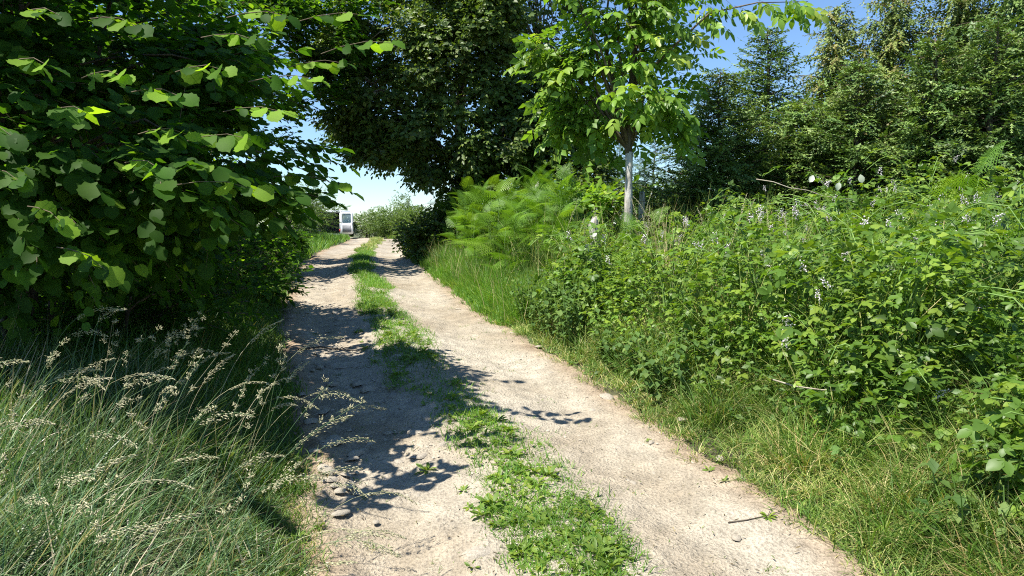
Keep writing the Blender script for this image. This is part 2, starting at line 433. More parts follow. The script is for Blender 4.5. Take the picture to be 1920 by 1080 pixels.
for k in range(190):
    y = 4.1 + 8.6 * rng.random() ** 1.3; s0 = rng.uniform(-1.12, -.25) if k % 5 else rng.uniform(.3, 1.15); sz = rng.uniform(.025, .075) * (1. if s0 < 0 else .6)
    x = float(xc(y)) + s0; o = place('stone', stone_meshes[k % 6], lane, gp0(x, y) + [0, 0, .004 - .1 * sz])
    o.rotation_euler = (rng.normal() * .1, rng.normal() * .1, rng.random() * 6.28); o.scale = (sz, sz * rng.uniform(.6, 1), sz * .5)
# small pebbles and grit
mb = MB()
pt = stone_mesh(3, .8); pt = (np.concatenate(pt.V), None)
octa = (np.array([(1, 0, 0), (0, .8, 0), (-1, 0, 0), (0, -.8, 0), (0, 0, .6), (.7, .6, .1), (-.6, .6, .15)], float),
        [(0, 5, 4), (5, 1, 4), (1, 6, 4), (6, 2, 4), (2, 3, 4), (3, 0, 4)])
n = 9000
py_ = 2.6 + 14 * rng.random(n) ** 1.7; ps = rng.uniform(-1.2, 1.2, n)
keep = fbm(py_ * .8, ps * 1.2, 3) + .2 * ((ps < 0) & (py_ > 4.2)) > .04
py_, ps = py_[keep], ps[keep]; n = len(ps); px_ = xc(py_) + ps
an = rng.random(n) * 6.28
mb.scatter(octa, np.stack([px_, py_, ground_z(px_, py_) + .008], -1), np.stack([np.cos(an), np.sin(an), 0 * an], -1),
           np.array([0, 0, 1.]) + .2 * rng.standard_normal((n, 3)), .004 + .012 * rng.random(n) ** 4, rng.random(n))
o = mb.build('gravel', M['stone'], lane); tag(o, kind='stuff')

# ------------------------------------------------------------------ leaf and blade shapes
def leaf_tpl(xs, ws, fold=.25, droop=.15, serr=0., back=0., pleat=0.):
    xs, ws = np.array(xs, float), np.array(ws, float)
    V, F = [], []
    mid = lambda k: (xs[k], 0, -droop * xs[k] ** 2)
    V.append(mid(0)); n = len(xs)
    idx = []
    for k in range(1, n - 1):
        sx = xs[k] - (back if k == 1 else 0)
        w = ws[k] * (1 + serr * (1 if k % 2 else -1)); pz = pleat * (1 if k % 2 else -1)
        z = -droop * xs[k] ** 2
        b = len(V)
        V += [(xs[k], 0, z - pz * .3), (sx, w, z + fold * w + pz), (sx, -w, z + fold * w + pz)]
        idx.append(b)
    V.append(mid(n - 1)); e = len(V) - 1
    b = idx[0]; F += [(0, b, b + 1), (0, b + 2, b)]
    for p, q in zip(idx[:-1], idx[1:]):
        F += [(p, q, q + 1, p + 1), (p, p + 2, q + 2, q)]
    b = idx[-1]; F += [(b, e, b + 1), (b, b + 2, e)]
    return np.array(V, float), F
T_HAZEL = leaf_tpl([0, .06, .16, .28, .40, .52, .64, .75, .84, .90, 1.0], [0, .22, .34, .42, .45, .46, .43, .38, .29, .12, 0], .16, .16, .05, .10, .012)
T_HAZEL2 = leaf_tpl([0, .1, .35, .65, .86, 1.0], [0, .28, .43, .42, .22, 0], .16, .16, 0, .08)
T_OAK = leaf_tpl([0, .25, .65, 1.0], [0, .20, .28, 0], .25, .12)
T_OAK3 = leaf_tpl([0, .5, 1.0], [0, .30, 0], .25, .12)
def leaf2(w, x=.48, up=.08, tip=-.1): return np.array([(0, 0, 0), (x, w, up), (1, 0, tip), (x, -w, up)], float), [(0, 2, 1), (0, 3, 2)]
T_OAK2 = leaf2(.31)
T_NARROW2 = leaf2(.12, .45)
T_HAZEL3 = (np.array([(0, 0, 0), (.22, .40, .05), (.72, .40, .0), (1, 0, -.16), (.72, -.40, .0), (.22, -.40, .05)], float), [(0, 3, 2, 1), (0, 5, 4, 3)])
T_LFL = leaf_tpl([0, .2, .55, .82, 1.0], [0, .19, .27, .17, 0], .22, .2)
T_NARROW = leaf_tpl([0, .35, .7, 1.0], [0, .11, .10, 0], .3, .2)
T_PLANT = leaf_tpl([0, .2, .45, .7, .9, 1.0], [0, .05, .13, .16, .09, 0], .3, .35)

def merge(parts):
    V, F, n = [], [], 0
    for v, f in parts:
        V.append(v); F += [tuple(i + n for i in q) for q in f]; n += len(v)
    return np.concatenate(V), F
def xf(tpl, pos, ang, s, tilt=0., roll=0.):
    v, f = tpl; v = v * s
    c, d = math.cos(roll), math.sin(roll); v = np.stack([v[:, 0], v[:, 1] * c - v[:, 2] * d, v[:, 1] * d + v[:, 2] * c], -1)
    c, d = math.cos(tilt), math.sin(tilt); v = np.stack([v[:, 0] * c + v[:, 2] * d, v[:, 1], -v[:, 0] * d + v[:, 2] * c], -1)
    c, d = math.cos(ang), math.sin(ang); v = np.stack([v[:, 0] * c - v[:, 1] * d, v[:, 0] * d + v[:, 1] * c, v[:, 2]], -1)
    return v + np.array(pos), f
def stalk(p, q, w):
    p, q = np.array(p, float), np.array(q, float)
    return np.array([p + [0, w, 0], p - [0, w, 0], p + [0, 0, -w], q]), [(0, 1, 3), (1, 2, 3), (2, 0, 3)]
# walnut: pinnate leaf, seven leaflets
T_WALNUT = merge([stalk((0, 0, 0), (.72, 0, -.08), .008)] + [xf(T_LFL, (x, 0, -.1 * x * x), sg * 1.05, s, .3) for x, s in ((.32, .42), (.60, .48)) for sg in (1, -1)]
                 + [xf(T_LFL, (.70, 0, -.08), 0, .56, .35)])
T_WALNUT_LO = merge([xf(T_OAK3, (x, 0, -.1 * x * x), sg * 1.05, s, .3) for x, s in ((.32, .42), (.60, .48)) for sg in (1, -1)] + [xf(T_OAK3, (.70, 0, -.08), 0, .56, .35)])
# bramble: three toothed leaflets
T_BLFL = leaf_tpl([0, .22, .55, .84, 1.0], [0, .27, .36, .19, 0], .2, .2, 0)
T_BRAMBLE = merge([stalk((0, 0, 0), (.45, 0, -.02), .01), xf(T_BLFL, (.44, 0, -.02), 0, .58, .15), xf(T_BLFL, (.42, 0, -.02), 1.25, .48, .15), xf(T_BLFL, (.42, 0, -.02), -1.25, .48, .15)])
T_BRAMBLE_MID = merge([xf(T_OAK, (.44, 0, -.02), 0, .58, .15), xf(T_OAK, (.42, 0, -.02), 1.25, .48, .15), xf(T_OAK, (.42, 0, -.02), -1.25, .48, .15)])
T_BRAMBLE_LO = merge([xf(leaf_tpl([0, .5, 1.], [0, .34, 0], .2, .15), (.44, 0, -.02), 0, .58, .15), xf(leaf_tpl([0, .5, 1.], [0, .34, 0], .2, .15), (.42, 0, -.02), 1.25, .5, .15),
                      xf(leaf_tpl([0, .5, 1.], [0, .34, 0], .2, .15), (.42, 0, -.02), -1.25, .5, .15)])
T_BRAMBLE_FAR = merge([xf(leaf2(.35), (.44, 0, -.02), 0, .58, .15), xf(leaf2(.35), (.42, 0, -.02), 1.25, .5, .15), xf(leaf2(.35), (.42, 0, -.02), -1.25, .5, .15)])
# bracken frond
def frond_tpl():
    parts = []
    pn_tri = np.array([(0, -.5, 0), (1, 0, -.06), (0, .5, 0)], float)
    N = 15
    zf = lambda x: .30 * x - .55 * x * x
    for k in range(N):
        x = .16 + .8 * (k / (N - 1)) ** .9
        L = .42 * (1 - x) ** .75 + .03
        for sg in (1, -1):
            ang = sg * (1.25 - .35 * k / N)
            d = np.array([math.cos(ang), math.sin(ang), -.18]); d /= np.linalg.norm(d)
            sd_ = np.cross(d, [0, 0, 1.]); o = np.array([x, 0, zf(x)])
            m = 6 if k < 8 else 4
            V, F = [], []
            for q in range(m):
                t = (q + .3) / m; c = o + d * L * t; l = .24 * L * (1 - t) ** .7 + .010; w = .52 * L / m
                for s2 in (1, -1):
                    tip = c + sd_ * s2 * l + d * l * .45 - np.array([0, 0, .12 * l])
                    b = len(V); V += [c - d * w * .5, c + d * w * .5, tip]; F.append((b, b + 1, b + 2) if s2 > 0 else (b + 1, b, b + 2))
            b = len(V); V += [c + sd_ * .01, c - sd_ * .01, o + d * L]; F.append((b, b + 1, b + 2))
            parts.append((np.array(V), F))
    xs = np.linspace(0, 1, 6)
    V = [];F = []
    for x in xs:
        w = .008 * (1.1 - x); V += [(x, w, zf(x)), (x, -w, zf(x)), (x, 0, zf(x) - w)]
    for k in range(5):
        for j in range(3): F.append((3 * k + j, 3 * k + (j + 1) % 3, 3 * k + 3 + (j + 1) % 3, 3 * k + 3 + j))
    parts.append((np.array(V, float), F))
    return merge(parts)
T_FROND = frond_tpl()
# conifer shoot: an axis with flat needles around it
def shoot_tpl(n=7, w=.05, spread=.26):
    V, F = [], []
    for k in range(n):
        t = k / n
        for sg in (1, -1):
            up = .5 * math.sin(k * 2.4)
            b = len(V)
            V += [(t - .06, 0, 0), (t + w, 0, .02), (t + .20, sg * spread * (1 - .45 * t), up * spread * .6)]
            F.append((b, b + 1, b + 2))
    b = len(V); V += [(0, .02, 0), (0, -.02, 0), (1.12, 0, 0)]; F.append((b, b + 1, b + 2))
    return np.array(V, float), F
T_SHOOT = shoot_tpl(4, .17, .16)
T_SHOOT5 = shoot_tpl(5, .08, .30)

def blades(mb, pos, h, w, az, lean, curl, rnd, nseg=3):
    """curved tapering grass blades"""
    k = len(pos)
    h = np.broadcast_to(h, (k,)); w = np.broadcast_to(w, (k,)); lean = np.broadcast_to(lean, (k,)); curl = np.broadcast_to(curl, (k,))
    D = np.stack([np.cos(az), np.sin(az), 0 * az], -1); W = np.stack([-np.sin(az), np.cos(az), 0 * az], -1)
    tw = np.random.default_rng(k).uniform(-1.2, 1.2, k)
    W = W * np.cos(tw)[:, None] + D * np.sin(tw)[:, None]
    p = pos.copy(); V = []
    for s in range(nseg + 1):
        t = s / nseg
        ww = (w * (1 - t ** 1.6) * .5)[:, None]
        if s < nseg: V += [p - W * ww, p + W * ww]
        else: V += [p]
        th = lean + curl * (t + .5 / nseg)
        p = p + (D * np.sin(th)[:, None] + np.array([0, 0, 1.]) * np.cos(th)[:, None]) * (h / nseg)[:, None]
    V = np.stack(V, 1); n = V.shape[1]
    F = [(2 * s, 2 * s + 1, 2 * s + 3, 2 * s + 2) for s in range(nseg - 1)] + [(2 * nseg - 2, 2 * nseg - 1, 2 * nseg)]
    L0 = np.concatenate([np.array(f) for f in F]); S0 = np.array([len(f) for f in F])
    mb.raw(V.reshape(-1, 3), (L0[None] + (np.arange(k) * n)[:, None]).ravel(), np.tile(S0, k), np.repeat(rnd, n))

# ------------------------------------------------------------------ trees
def rand_ball(rng, n, bias=2.4):
    d = nrm(rng.standard_normal((n, 3)))
    return d, d * (rng.random(n) ** (1 / bias))[:, None]
def make_clusters(rng, ells, n, rel=.34, flat=.6, bias=2.6):
    out = []
    w = np.array([e[1][0] * e[1][1] * e[1][2] for e in ells]) ** .6; w /= w.sum()
    for c, r in ells:
        pass
    pick = rng.choice(len(ells), n, p=w)
    d, b = rand_ball(rng, n, bias)
    for k in range(n):
        c, r = ells[pick[k]]; c = np.array(c, float); r = np.array(r, float)
        rr = rel * r.mean() * rng.uniform(.7, 1.3)
        out.append((c + b[k] * r * .88, np.array([rr, rr, rr * flat])))
    return out
def twig_leaves(rng, clusters, n_twigs, tlen, per, centre, droop=.25, jitter=.3, up=1.0, outw=.3, spread=.8):
    pick = rng.integers(0, len(clusters), n_twigs)
    C = np.array([c for c, r in clusters])[pick]; Rr = np.array([r for c, r in clusters])[pick]
    d, b = rand_ball(rng, n_twigs, 2.2)
    P = C + b * Rr
    out = nrm(nrm(P - centre) * .7 + nrm(b / np.maximum(Rr, .01)) * .5 + rng.standard_normal((n_twigs, 3)) * .35 + [0, 0, -.05])
    out[:, 2] *= .55; out = nrm(out)
    L = tlen * rng.uniform(.6, 1.3, n_twigs)
    E = P + out * L[:, None] - np.array([0, 0, 1.]) * (droop * L * .5)[:, None]
    t = (np.arange(per) + .6) / per
    LP = P[:, None] + out[:, None] * (L[:, None] * t[None])[:, :, None] - np.array([0, 0, 1.]) * (droop * .5 * L[:, None] * t[None] ** 2)[:, :, None]
    side = nrm(np.cross(out, [0, 0, 1.]))
    sg = np.where(np.arange(per) % 2, 1., -1.)
    LD = out[:, None] * .6 + side[:, None] * (sg * spread)[None, :, None] + rng.standard_normal((n_twigs, per, 3)) * jitter * .8 + np.array([0, 0, -droop])
    LD[:, -1] = out * 1.0 + np.array([0, 0, -droop]) + rng.standard_normal((n_twigs, 3)) * .15
    LN = np.array([0, 0, up]) + out[:, None] * outw + rng.standard_normal((n_twigs, per, 3)) * jitter
    return (P, E), LP.reshape(-1, 3), nrm(LD.reshape(-1, 3)), nrm(LN.reshape(-1, 3))
def limb_curve(a, b, rng, sag=.12, n=7):
    a, b = np.array(a, float), np.array(b, float)
    t = np.linspace(0, 1, n)[:, None]
    L = np.linalg.norm(b - a)
    m = rng.standard_normal(3) * L * .07 + np.array([0, 0, sag * L])
    return a + (b - a) * t + m * (4 * t * (1 - t)) + rng.standard_normal((n, 3)) * L * .008 * (t * (1 - t) * 4)
def tree(name, label, base, stems, ells, n_cl, n_tw, tlen, per, tpl, lsize, mat, seed, leaf_objs=0, near_tpl=None, trunk_mat=None,
         rel=.34, flat=.6, droop=.25, jitter=.3, up=1.0, outw=.3, cat='tree', group=None, limb_r=.02, twig_mat=None, cut=None, spread=.8, extra=None, top_clear=None, mid_tpl=None, sprays=None):
    """stems: list of (list of points, list of radii). Thing > trunk, branches, crown, leaf"""
    rng = np.random.default_rng(seed)
    root = empty(name, base, label, cat, group)
    base = np.array(base, float)
    tips = []
    for k, st_ in enumerate(stems):
        P = np.array(st_[0], float); rr = st_[1]; tmat = st_[2] if len(st_) > 2 else (trunk_mat or M['bark'])
        # resample smoothly
        tt = np.linspace(0, len(P) - 1, 4 * (len(P) - 1) + 1); i0 = np.minimum(tt.astype(int), len(P) - 2); f = tt - i0
        Pm = np.stack([np.interp(tt, np.arange(len(P)), P[:, a]) for a in range(3)], -1)
        ker = np.array([.25, .5, .25])
        for _ in range(2): Pm[1:-1] = .25 * Pm[:-2] + .5 * Pm[1:-1] + .25 * Pm[2:]
        rm = np.interp(tt, np.arange(len(P)), rr) * (1 + .06 * rng.standard_normal(len(tt)))
        mb = MB(); mb.tube(Pm, rm, 10); mb.build('trunk', tmat, root, True)
        tips.append((Pm, rm))
    cl = make_clusters(rng, ells, n_cl, rel, flat)
    if extra: cl += [(np.array(c, float), np.array(r, float)) for c, r in extra]
    mbb = MB()
    for c, r in cl:
        Pm, rm = tips[int(np.argmin([np.linalg.norm(q[0][-1][:2] - c[:2]) for q in tips]))]
        ok = np.where(Pm[:, 2] < c[2] - .1)[0]
        k = ok[-1] if len(ok) else 1
        k = max(min(k, len(Pm) - 1), len(Pm) // 3)
        a = Pm[k]; L = np.linalg.norm(c - a)
        mbb.tube(limb_curve(a, c, rng), np.linspace(min(rm[k] * .6, limb_r + .008 * L), .005, 7), 5, rng.random())
    centre = np.array(ells[0][0], float) - [0, 0, ells[0][1][2] * .3]
    (P, E), LP, LD, LN = twig_leaves(rng, cl, n_tw, tlen, per, centre, droop, jitter, up, outw, spread)
    n_base = len(LP)
    if sprays:
        for p0, d0, L0 in sprays:
            d0 = nrm(np.array(d0, float)); sd0 = nrm(np.cross(d0, [0, 0, 1.])); m_ = 7
            a0 = np.asarray(p0) - d0 * L0 * 1.25
            mbb.tube(np.array([a0 - [0, 0, .06 * L0], np.asarray(p0) - d0 * L0 * .9, np.asarray(p0) - d0 * L0 * .45 + [0, 0, .004], np.asarray(p0) - [0, 0, .03]]), [.003, .0024, .002, .001], 4, .5, False)
            for q in range(m_):
                f = q / (m_ - 1); sg_ = 1 if q % 2 else -1
                LP = np.vstack([LP, np.asarray(p0) - d0 * L0 * (1 - f) - [0, 0, .03 * f]])
                LD = np.vstack([LD, nrm(d0 * (.7 if q < m_ - 1 else 1.2) + sd0 * sg_ * (.75 if q < m_ - 1 else .1) + [0, 0, -.45] + rng.standard_normal(3) * .22)])
                LN = np.vstack([LN, nrm(np.array([-.35, -.45, 1.]) + rng.standard_normal(3) * .3)])
    n = len(LP); sc = lsize * rng.uniform(.5, 1.25, n); rn = np.clip(rng.normal(.45, .26, n) + .0, 0, 1)
    sc[n_base:] = lsize * rng.uniform(.7, 1.1, n - n_base)
    tw_ok = np.ones(len(P), bool); lf_ok = np.ones(n, bool)
    if cut is not None:
        lf_ok = ~cut(LP); tw_ok = ~(cut(P) | cut(E))
    step = max(1, len(P) // (900 if leaf_objs or cat == 'tree' else 260))
    for k in np.where(tw_ok)[0][::step]:
        mbb.tube(np.array([P[k], (P[k] + E[k]) / 2 + [0, 0, .01], E[k]]), [.004, .003, .0015], 3, rng.random(), False)
    mbb.build('branches', twig_mat or M['twig'], root, True)['kind'] = 'stuff'
    sel = np.zeros(n, bool)
    if leaf_objs:
        x, y, dep = project(LP)
        vis = (x > 0) & (x < 1920) & (y > 0) & (y < 1080) & (dep > .5) & lf_ok
        cand = np.where(vis)[0]; cand = cand[np.argsort(dep[cand] - 50 * (cand >= n_base))][:leaf_objs]
        sel[cand] = True
        nt = near_tpl or tpl
        meshes = []
        for q in range(7):
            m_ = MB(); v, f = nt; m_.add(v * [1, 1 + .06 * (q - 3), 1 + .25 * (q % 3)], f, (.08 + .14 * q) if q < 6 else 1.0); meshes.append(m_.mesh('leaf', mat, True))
        for c in cand:
            place('leaf', meshes[6 if (c >= n_base and rng.random() < .4) else rng.integers(6)], root, LP[c], LD[c], LN[c], sc[c])  # some spray leaves take the brightest mesh; on the hazel this paints sunlight
    rest = np.where(lf_ok & ~sel)[0]
    mb = MB()
    if near_tpl is not None:
        d = np.linalg.norm(LP - [0, 0, CAM_H], axis=1)
        nr = rest[d[rest] < 5.0]; fr = rest[d[rest] >= 5.0]
        mb.scatter(mid_tpl or near_tpl, LP[nr], LD[nr], LN[nr], sc[nr], rn[nr]); mb.scatter(tpl, LP[fr], LD[fr], LN[fr], sc[fr], rn[fr])
    else:
        mb.scatter(tpl, LP[rest], LD[rest], LN[rest], sc[rest], rn[rest])
    o = mb.build('crown', mat, root, True); o['kind'] = 'stuff'
    return root
def gp(x, y, dz=0.): return np.array([x, y, float(ground_z(x, y)) + dz])
def multistem(rng, b, n, h, spread, r0, lean=(0, 0)):
    out = []
    for k in range(n):
        a = 6.28 * k / n + rng.random(); s = spread * rng.uniform(.5, 1.1)
        d = np.array([math.cos(a) * s + lean[0], math.sin(a) * s + lean[1], 0])
        b0 = b + np.array([math.cos(a), math.sin(a), 0]) * .12 - [0, 0, .1]
        out.append(([b0, b0 + d * .25 + [0, 0, h * .35], b0 + d * .65 + [0, 0, h * .7], b0 + d + [0, 0, h]], [r0, r0 * .8, r0 * .55, r0 * .25]))
    return out

rng = np.random.default_rng(21)
# hazels on the left of the lane
def cut_near(P): return (np.linalg.norm(P - [0, 0, CAM_H], axis=-1) < 2.5) | (P[:, 2] < ground_z(P[:, 0], P[:, 1]) + .15)
b = gp(-3.9, 5.9)
tree('hazel_tree', 'large leaved hazel with leaf tips coloured as if sunlit arching over the seeding grass', b, multistem(rng, b, 6, 3.6, .9, .032, (.3, -.5)),
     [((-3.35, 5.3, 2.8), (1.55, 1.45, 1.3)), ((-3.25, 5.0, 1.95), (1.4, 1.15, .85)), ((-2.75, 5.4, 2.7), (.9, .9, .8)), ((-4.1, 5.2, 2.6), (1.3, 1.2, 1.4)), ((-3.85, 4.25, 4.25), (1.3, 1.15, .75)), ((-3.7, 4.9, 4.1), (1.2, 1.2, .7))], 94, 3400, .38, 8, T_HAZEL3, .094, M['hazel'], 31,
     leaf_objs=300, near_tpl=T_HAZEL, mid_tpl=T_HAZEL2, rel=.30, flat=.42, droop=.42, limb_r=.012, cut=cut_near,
     extra=[(at(500, 290, 5.4), (.35, .3, .12)), (at(440, 350, 4.9), (.35, .3, .1)), (at(330, 330, 4.4), (.3, .3, .1)), (at(120, 420, 4.3), (.35, .3, .12))],
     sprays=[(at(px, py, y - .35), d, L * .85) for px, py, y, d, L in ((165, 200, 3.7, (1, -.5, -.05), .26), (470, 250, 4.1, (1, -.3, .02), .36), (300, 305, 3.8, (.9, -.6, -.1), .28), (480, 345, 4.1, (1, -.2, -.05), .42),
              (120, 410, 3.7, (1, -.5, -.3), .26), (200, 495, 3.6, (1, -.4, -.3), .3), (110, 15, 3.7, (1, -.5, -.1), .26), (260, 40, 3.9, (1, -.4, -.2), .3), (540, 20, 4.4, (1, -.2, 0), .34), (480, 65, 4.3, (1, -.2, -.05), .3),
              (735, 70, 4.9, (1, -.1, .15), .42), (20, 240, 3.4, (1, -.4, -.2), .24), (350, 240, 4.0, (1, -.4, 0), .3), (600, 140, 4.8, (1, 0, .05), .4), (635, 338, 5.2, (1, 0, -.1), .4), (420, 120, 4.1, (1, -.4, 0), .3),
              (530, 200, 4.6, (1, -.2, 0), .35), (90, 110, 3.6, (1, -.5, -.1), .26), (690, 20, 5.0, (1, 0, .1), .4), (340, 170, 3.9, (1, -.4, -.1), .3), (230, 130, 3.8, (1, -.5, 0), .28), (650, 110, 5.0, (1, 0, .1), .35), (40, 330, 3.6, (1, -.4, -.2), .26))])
b = gp(-4.8, 8.2)
tree('hazel_tree', 'dense hazel behind the large leaved one, leaning over the lane edge', b, multistem(rng, b, 6, 3.6, 1.0, .04, (.5, 0)),
     [((-4.7, 7.8, 3.1), (1.6, 1.4, 1.5)), ((-4.3, 7.8, 1.9), (1.25, 1.2, 1.0)), ((-3.9, 7.6, 3.5), (.95, .9, .8))], 54, 1500, .4, 8, T_HAZEL3, .10, M['hazel'], 32,
     leaf_objs=150, near_tpl=T_HAZEL2, rel=.30, flat=.55, droop=.35, limb_r=.014, cut=cut_near)
b = gp(-6.1, 11.5)
tree('hazel_tree', 'dark hazel shading the lane beyond the sunlit patch of dirt', b, multistem(rng, b, 6, 3.6, 1.0, .05, (.3, 0)),
     [((-5.9, 11.7, 3.2), (1.6, 1.4, 1.7)), ((-5.9, 11.7, 1.9), (1.25, 1.2, 1.1)), ((-5.2, 12.6, 4.1), (1.1, .9, .9)), ((-5.0, 13.1, 5.1), (1.35, 1.0, .8))], 56, 1700, .4, 8, T_HAZEL3, .10, M['hazel'], 33, rel=.30, droop=.35, limb_r=.015)
b = gp(-7.4, 16.4)
tree('hazel_tree', 'hazel beside the lane facing the big dark tree', b, multistem(rng, b, 6, 4.6, 1.2, .05, (.8, 0)),
     [((-6.5, 15.8, 3.6), (2.1, 1.5, 2.0)), ((-7.0, 15.8, 1.9), (1.3, 1.4, 1.0)), ((-4.5, 15.2, 4.8), (1.55, 1.2, 1.0)), ((-4.0, 15.0, 5.8), (1.5, 1.2, .9))], 66, 2500, .4, 8, T_HAZEL3, .10, M['hazel'], 34, rel=.30, droop=.35, limb_r=.015)
b = gp(-9.2, 21.5)
tree('hazel_tree', 'last hazel of the row before the pale bushes near the van', b, multistem(rng, b, 5, 3.2, 1.2, .05),
     [((-9.4, 21.5, 2.7), (1.6, 2.0, 1.5)), ((-9.3, 21.5, 1.8), (1.4, 1.8, .9))], 36, 900, .4, 8, T_HAZEL3, .10, M['hazel'], 35, rel=.30, droop=.35, limb_r=.015)
b = gp(-6.3, 8.3)
tree('hazel_tree', 'hazel in the second row filling the back of the left thicket', b, multistem(rng, b, 6, 3.8, 1.1, .04),
     [((-6.2, 8.3, 3.2), (1.8, 1.6, 1.9)), ((-6.0, 8.0, 1.8), (1.7, 1.5, 1.0))], 44, 1200, .4, 8, T_HAZEL3, .11, M['hazel'], 36, rel=.32, droop=.35, limb_r=.014)

# the big dark tree over the lane
b = gp(-1.25, 17.6)
tree('broadleaf_tree', 'tall dark leafy tree with bare grey twigs overhanging the lane', b,
     [([b - [0, 0, .2], b + [.1, 0, 1.5], b + [.0, .1, 3.2], b + [.3, .2, 5.5], b + [.2, .1, 7.6]], [.2, .16, .13, .09, .04]),
      ([b + [.2, -.1, 1.2], b + [1.0, -.2, 2.6], b + [1.9, -.2, 4.4]], [.09, .07, .03]),
      ([b + [-.1, -.1, 1.8], b + [-1.0, -.3, 3.0], b + [-2.2, -.5, 3.9]], [.09, .06, .03])],
     [(at(880, 60, 17.3), (3.0, 2.2, 2.2)), (at(690, 140, 16.7), (1.2, 1.4, 1.5)), (at(650, 30, 16.7), (1.1, 1.2, 1.0)), (at(660, 225, 16.6), (.8, .9, .75)), (at(632, 120, 16.5), (.75, .9, 1.1)), (at(720, 285, 16.8), (.7, .8, .45)), (at(755, 262, 16.9), (.85, 1.0, .62)), (at(1040, 215, 16.8), (1.45, 1.4, 1.5)),
      (at(850, 330, 16.9), (1.1, .9, 1.0)), (at(900, -110, 17.3), (2.8, 2.0, 1.3)), (at(960, 270, 16.5), (1.3, .9, 1.0)), (at(870, 180, 16.2), (1.7, .9, 1.6)), (at(880, 60, 16.0), (1.6, .9, 1.2)), (at(1060, 300, 16.6), (1.2, .9, .7)), (at(965, 305, 17.0), (1.0, .7, .7)), (at(880, 330, 17.0), (1.1, .7, .9))],
     260, 14500, .38, 8, T_OAK2, .125, M['oak'], 41, rel=.22, flat=.6, droop=.25, jitter=.45, up=.55, outw=.95, limb_r=.022, twig_mat=M['pale_twig'])
# walnut with limewashed trunk
b = gp(*at(1178, 405, 10.6)[:2])
wt = at(1178, 285, 10.6)
hh = wt[2] - b[2]
wroot = tree('walnut_tree', 'young walnut tree with a whitewashed trunk standing in the bramble hedge', b,
     [([wt - [0, 0, .02], wt + [.02, 0, .5], wt + [.05, .02, 1.3], wt + [.1, 0, 2.4]], [.056, .05, .035, .012], M['bark']),
      ([b - [0, 0, .2], b + [.0, 0, hh * .5], b + [.0, 0, hh * 1.0]], [.066, .058, .052], M['white_bark'])],
     [(wt + [.1, .4, 1.35], (1.0, .8, 1.0)), (wt + [-.5, .45, .55], (.65, .45, .45)), (wt + [.0, .15, 2.3], (1.1, .9, .6)), (wt + [.45, .0, .5], (.55, .55, .45)), (wt + [.15, -.25, .75], (.45, .3, .35)), (wt + [-.65, .45, 1.3], (.65, .5, .7))], 46, 480, .34, 4, T_WALNUT_LO, .27, M['walnut'], 51,
     leaf_objs=300, near_tpl=T_WALNUT, rel=.28, flat=.7, droop=.28, jitter=.45, limb_r=.010, spread=.9,
     sprays=[(at(px, py, y), d, .34) for px, py, y, d in ((1300, 55, 10.25, (.8, -.3, -.4)), (1345, 40, 10.2, (.6, -.5, -.5)), (1385, 22, 10.2, (.7, .4, -.4)), (1420, 30, 10.15, (.5, -.6, -.5)), (1460, 14, 10.2, (.8, -.3, -.4)),
              (1500, 25, 10.2, (.6, .3, -.6)), (1525, 12, 10.2, (1, 0, -.3)), (1270, 95, 10.2, (.6, -.5, -.3)), (1340, 15, 10.3, (.5, .5, 0)), (1240, 60, 10.2, (.5, -.6, 0)))])
mb = MB(); mb.tube([wt + [.05, 0, .9], at(1260, 90, 10.3), at(1330, 25, 10.2), at(1420, 5, 10.2), at(1515, 3, 10.2)], [.022, .018, .014, .009, .004], 5)
mb.build('limb', M['twig'], wroot, True)

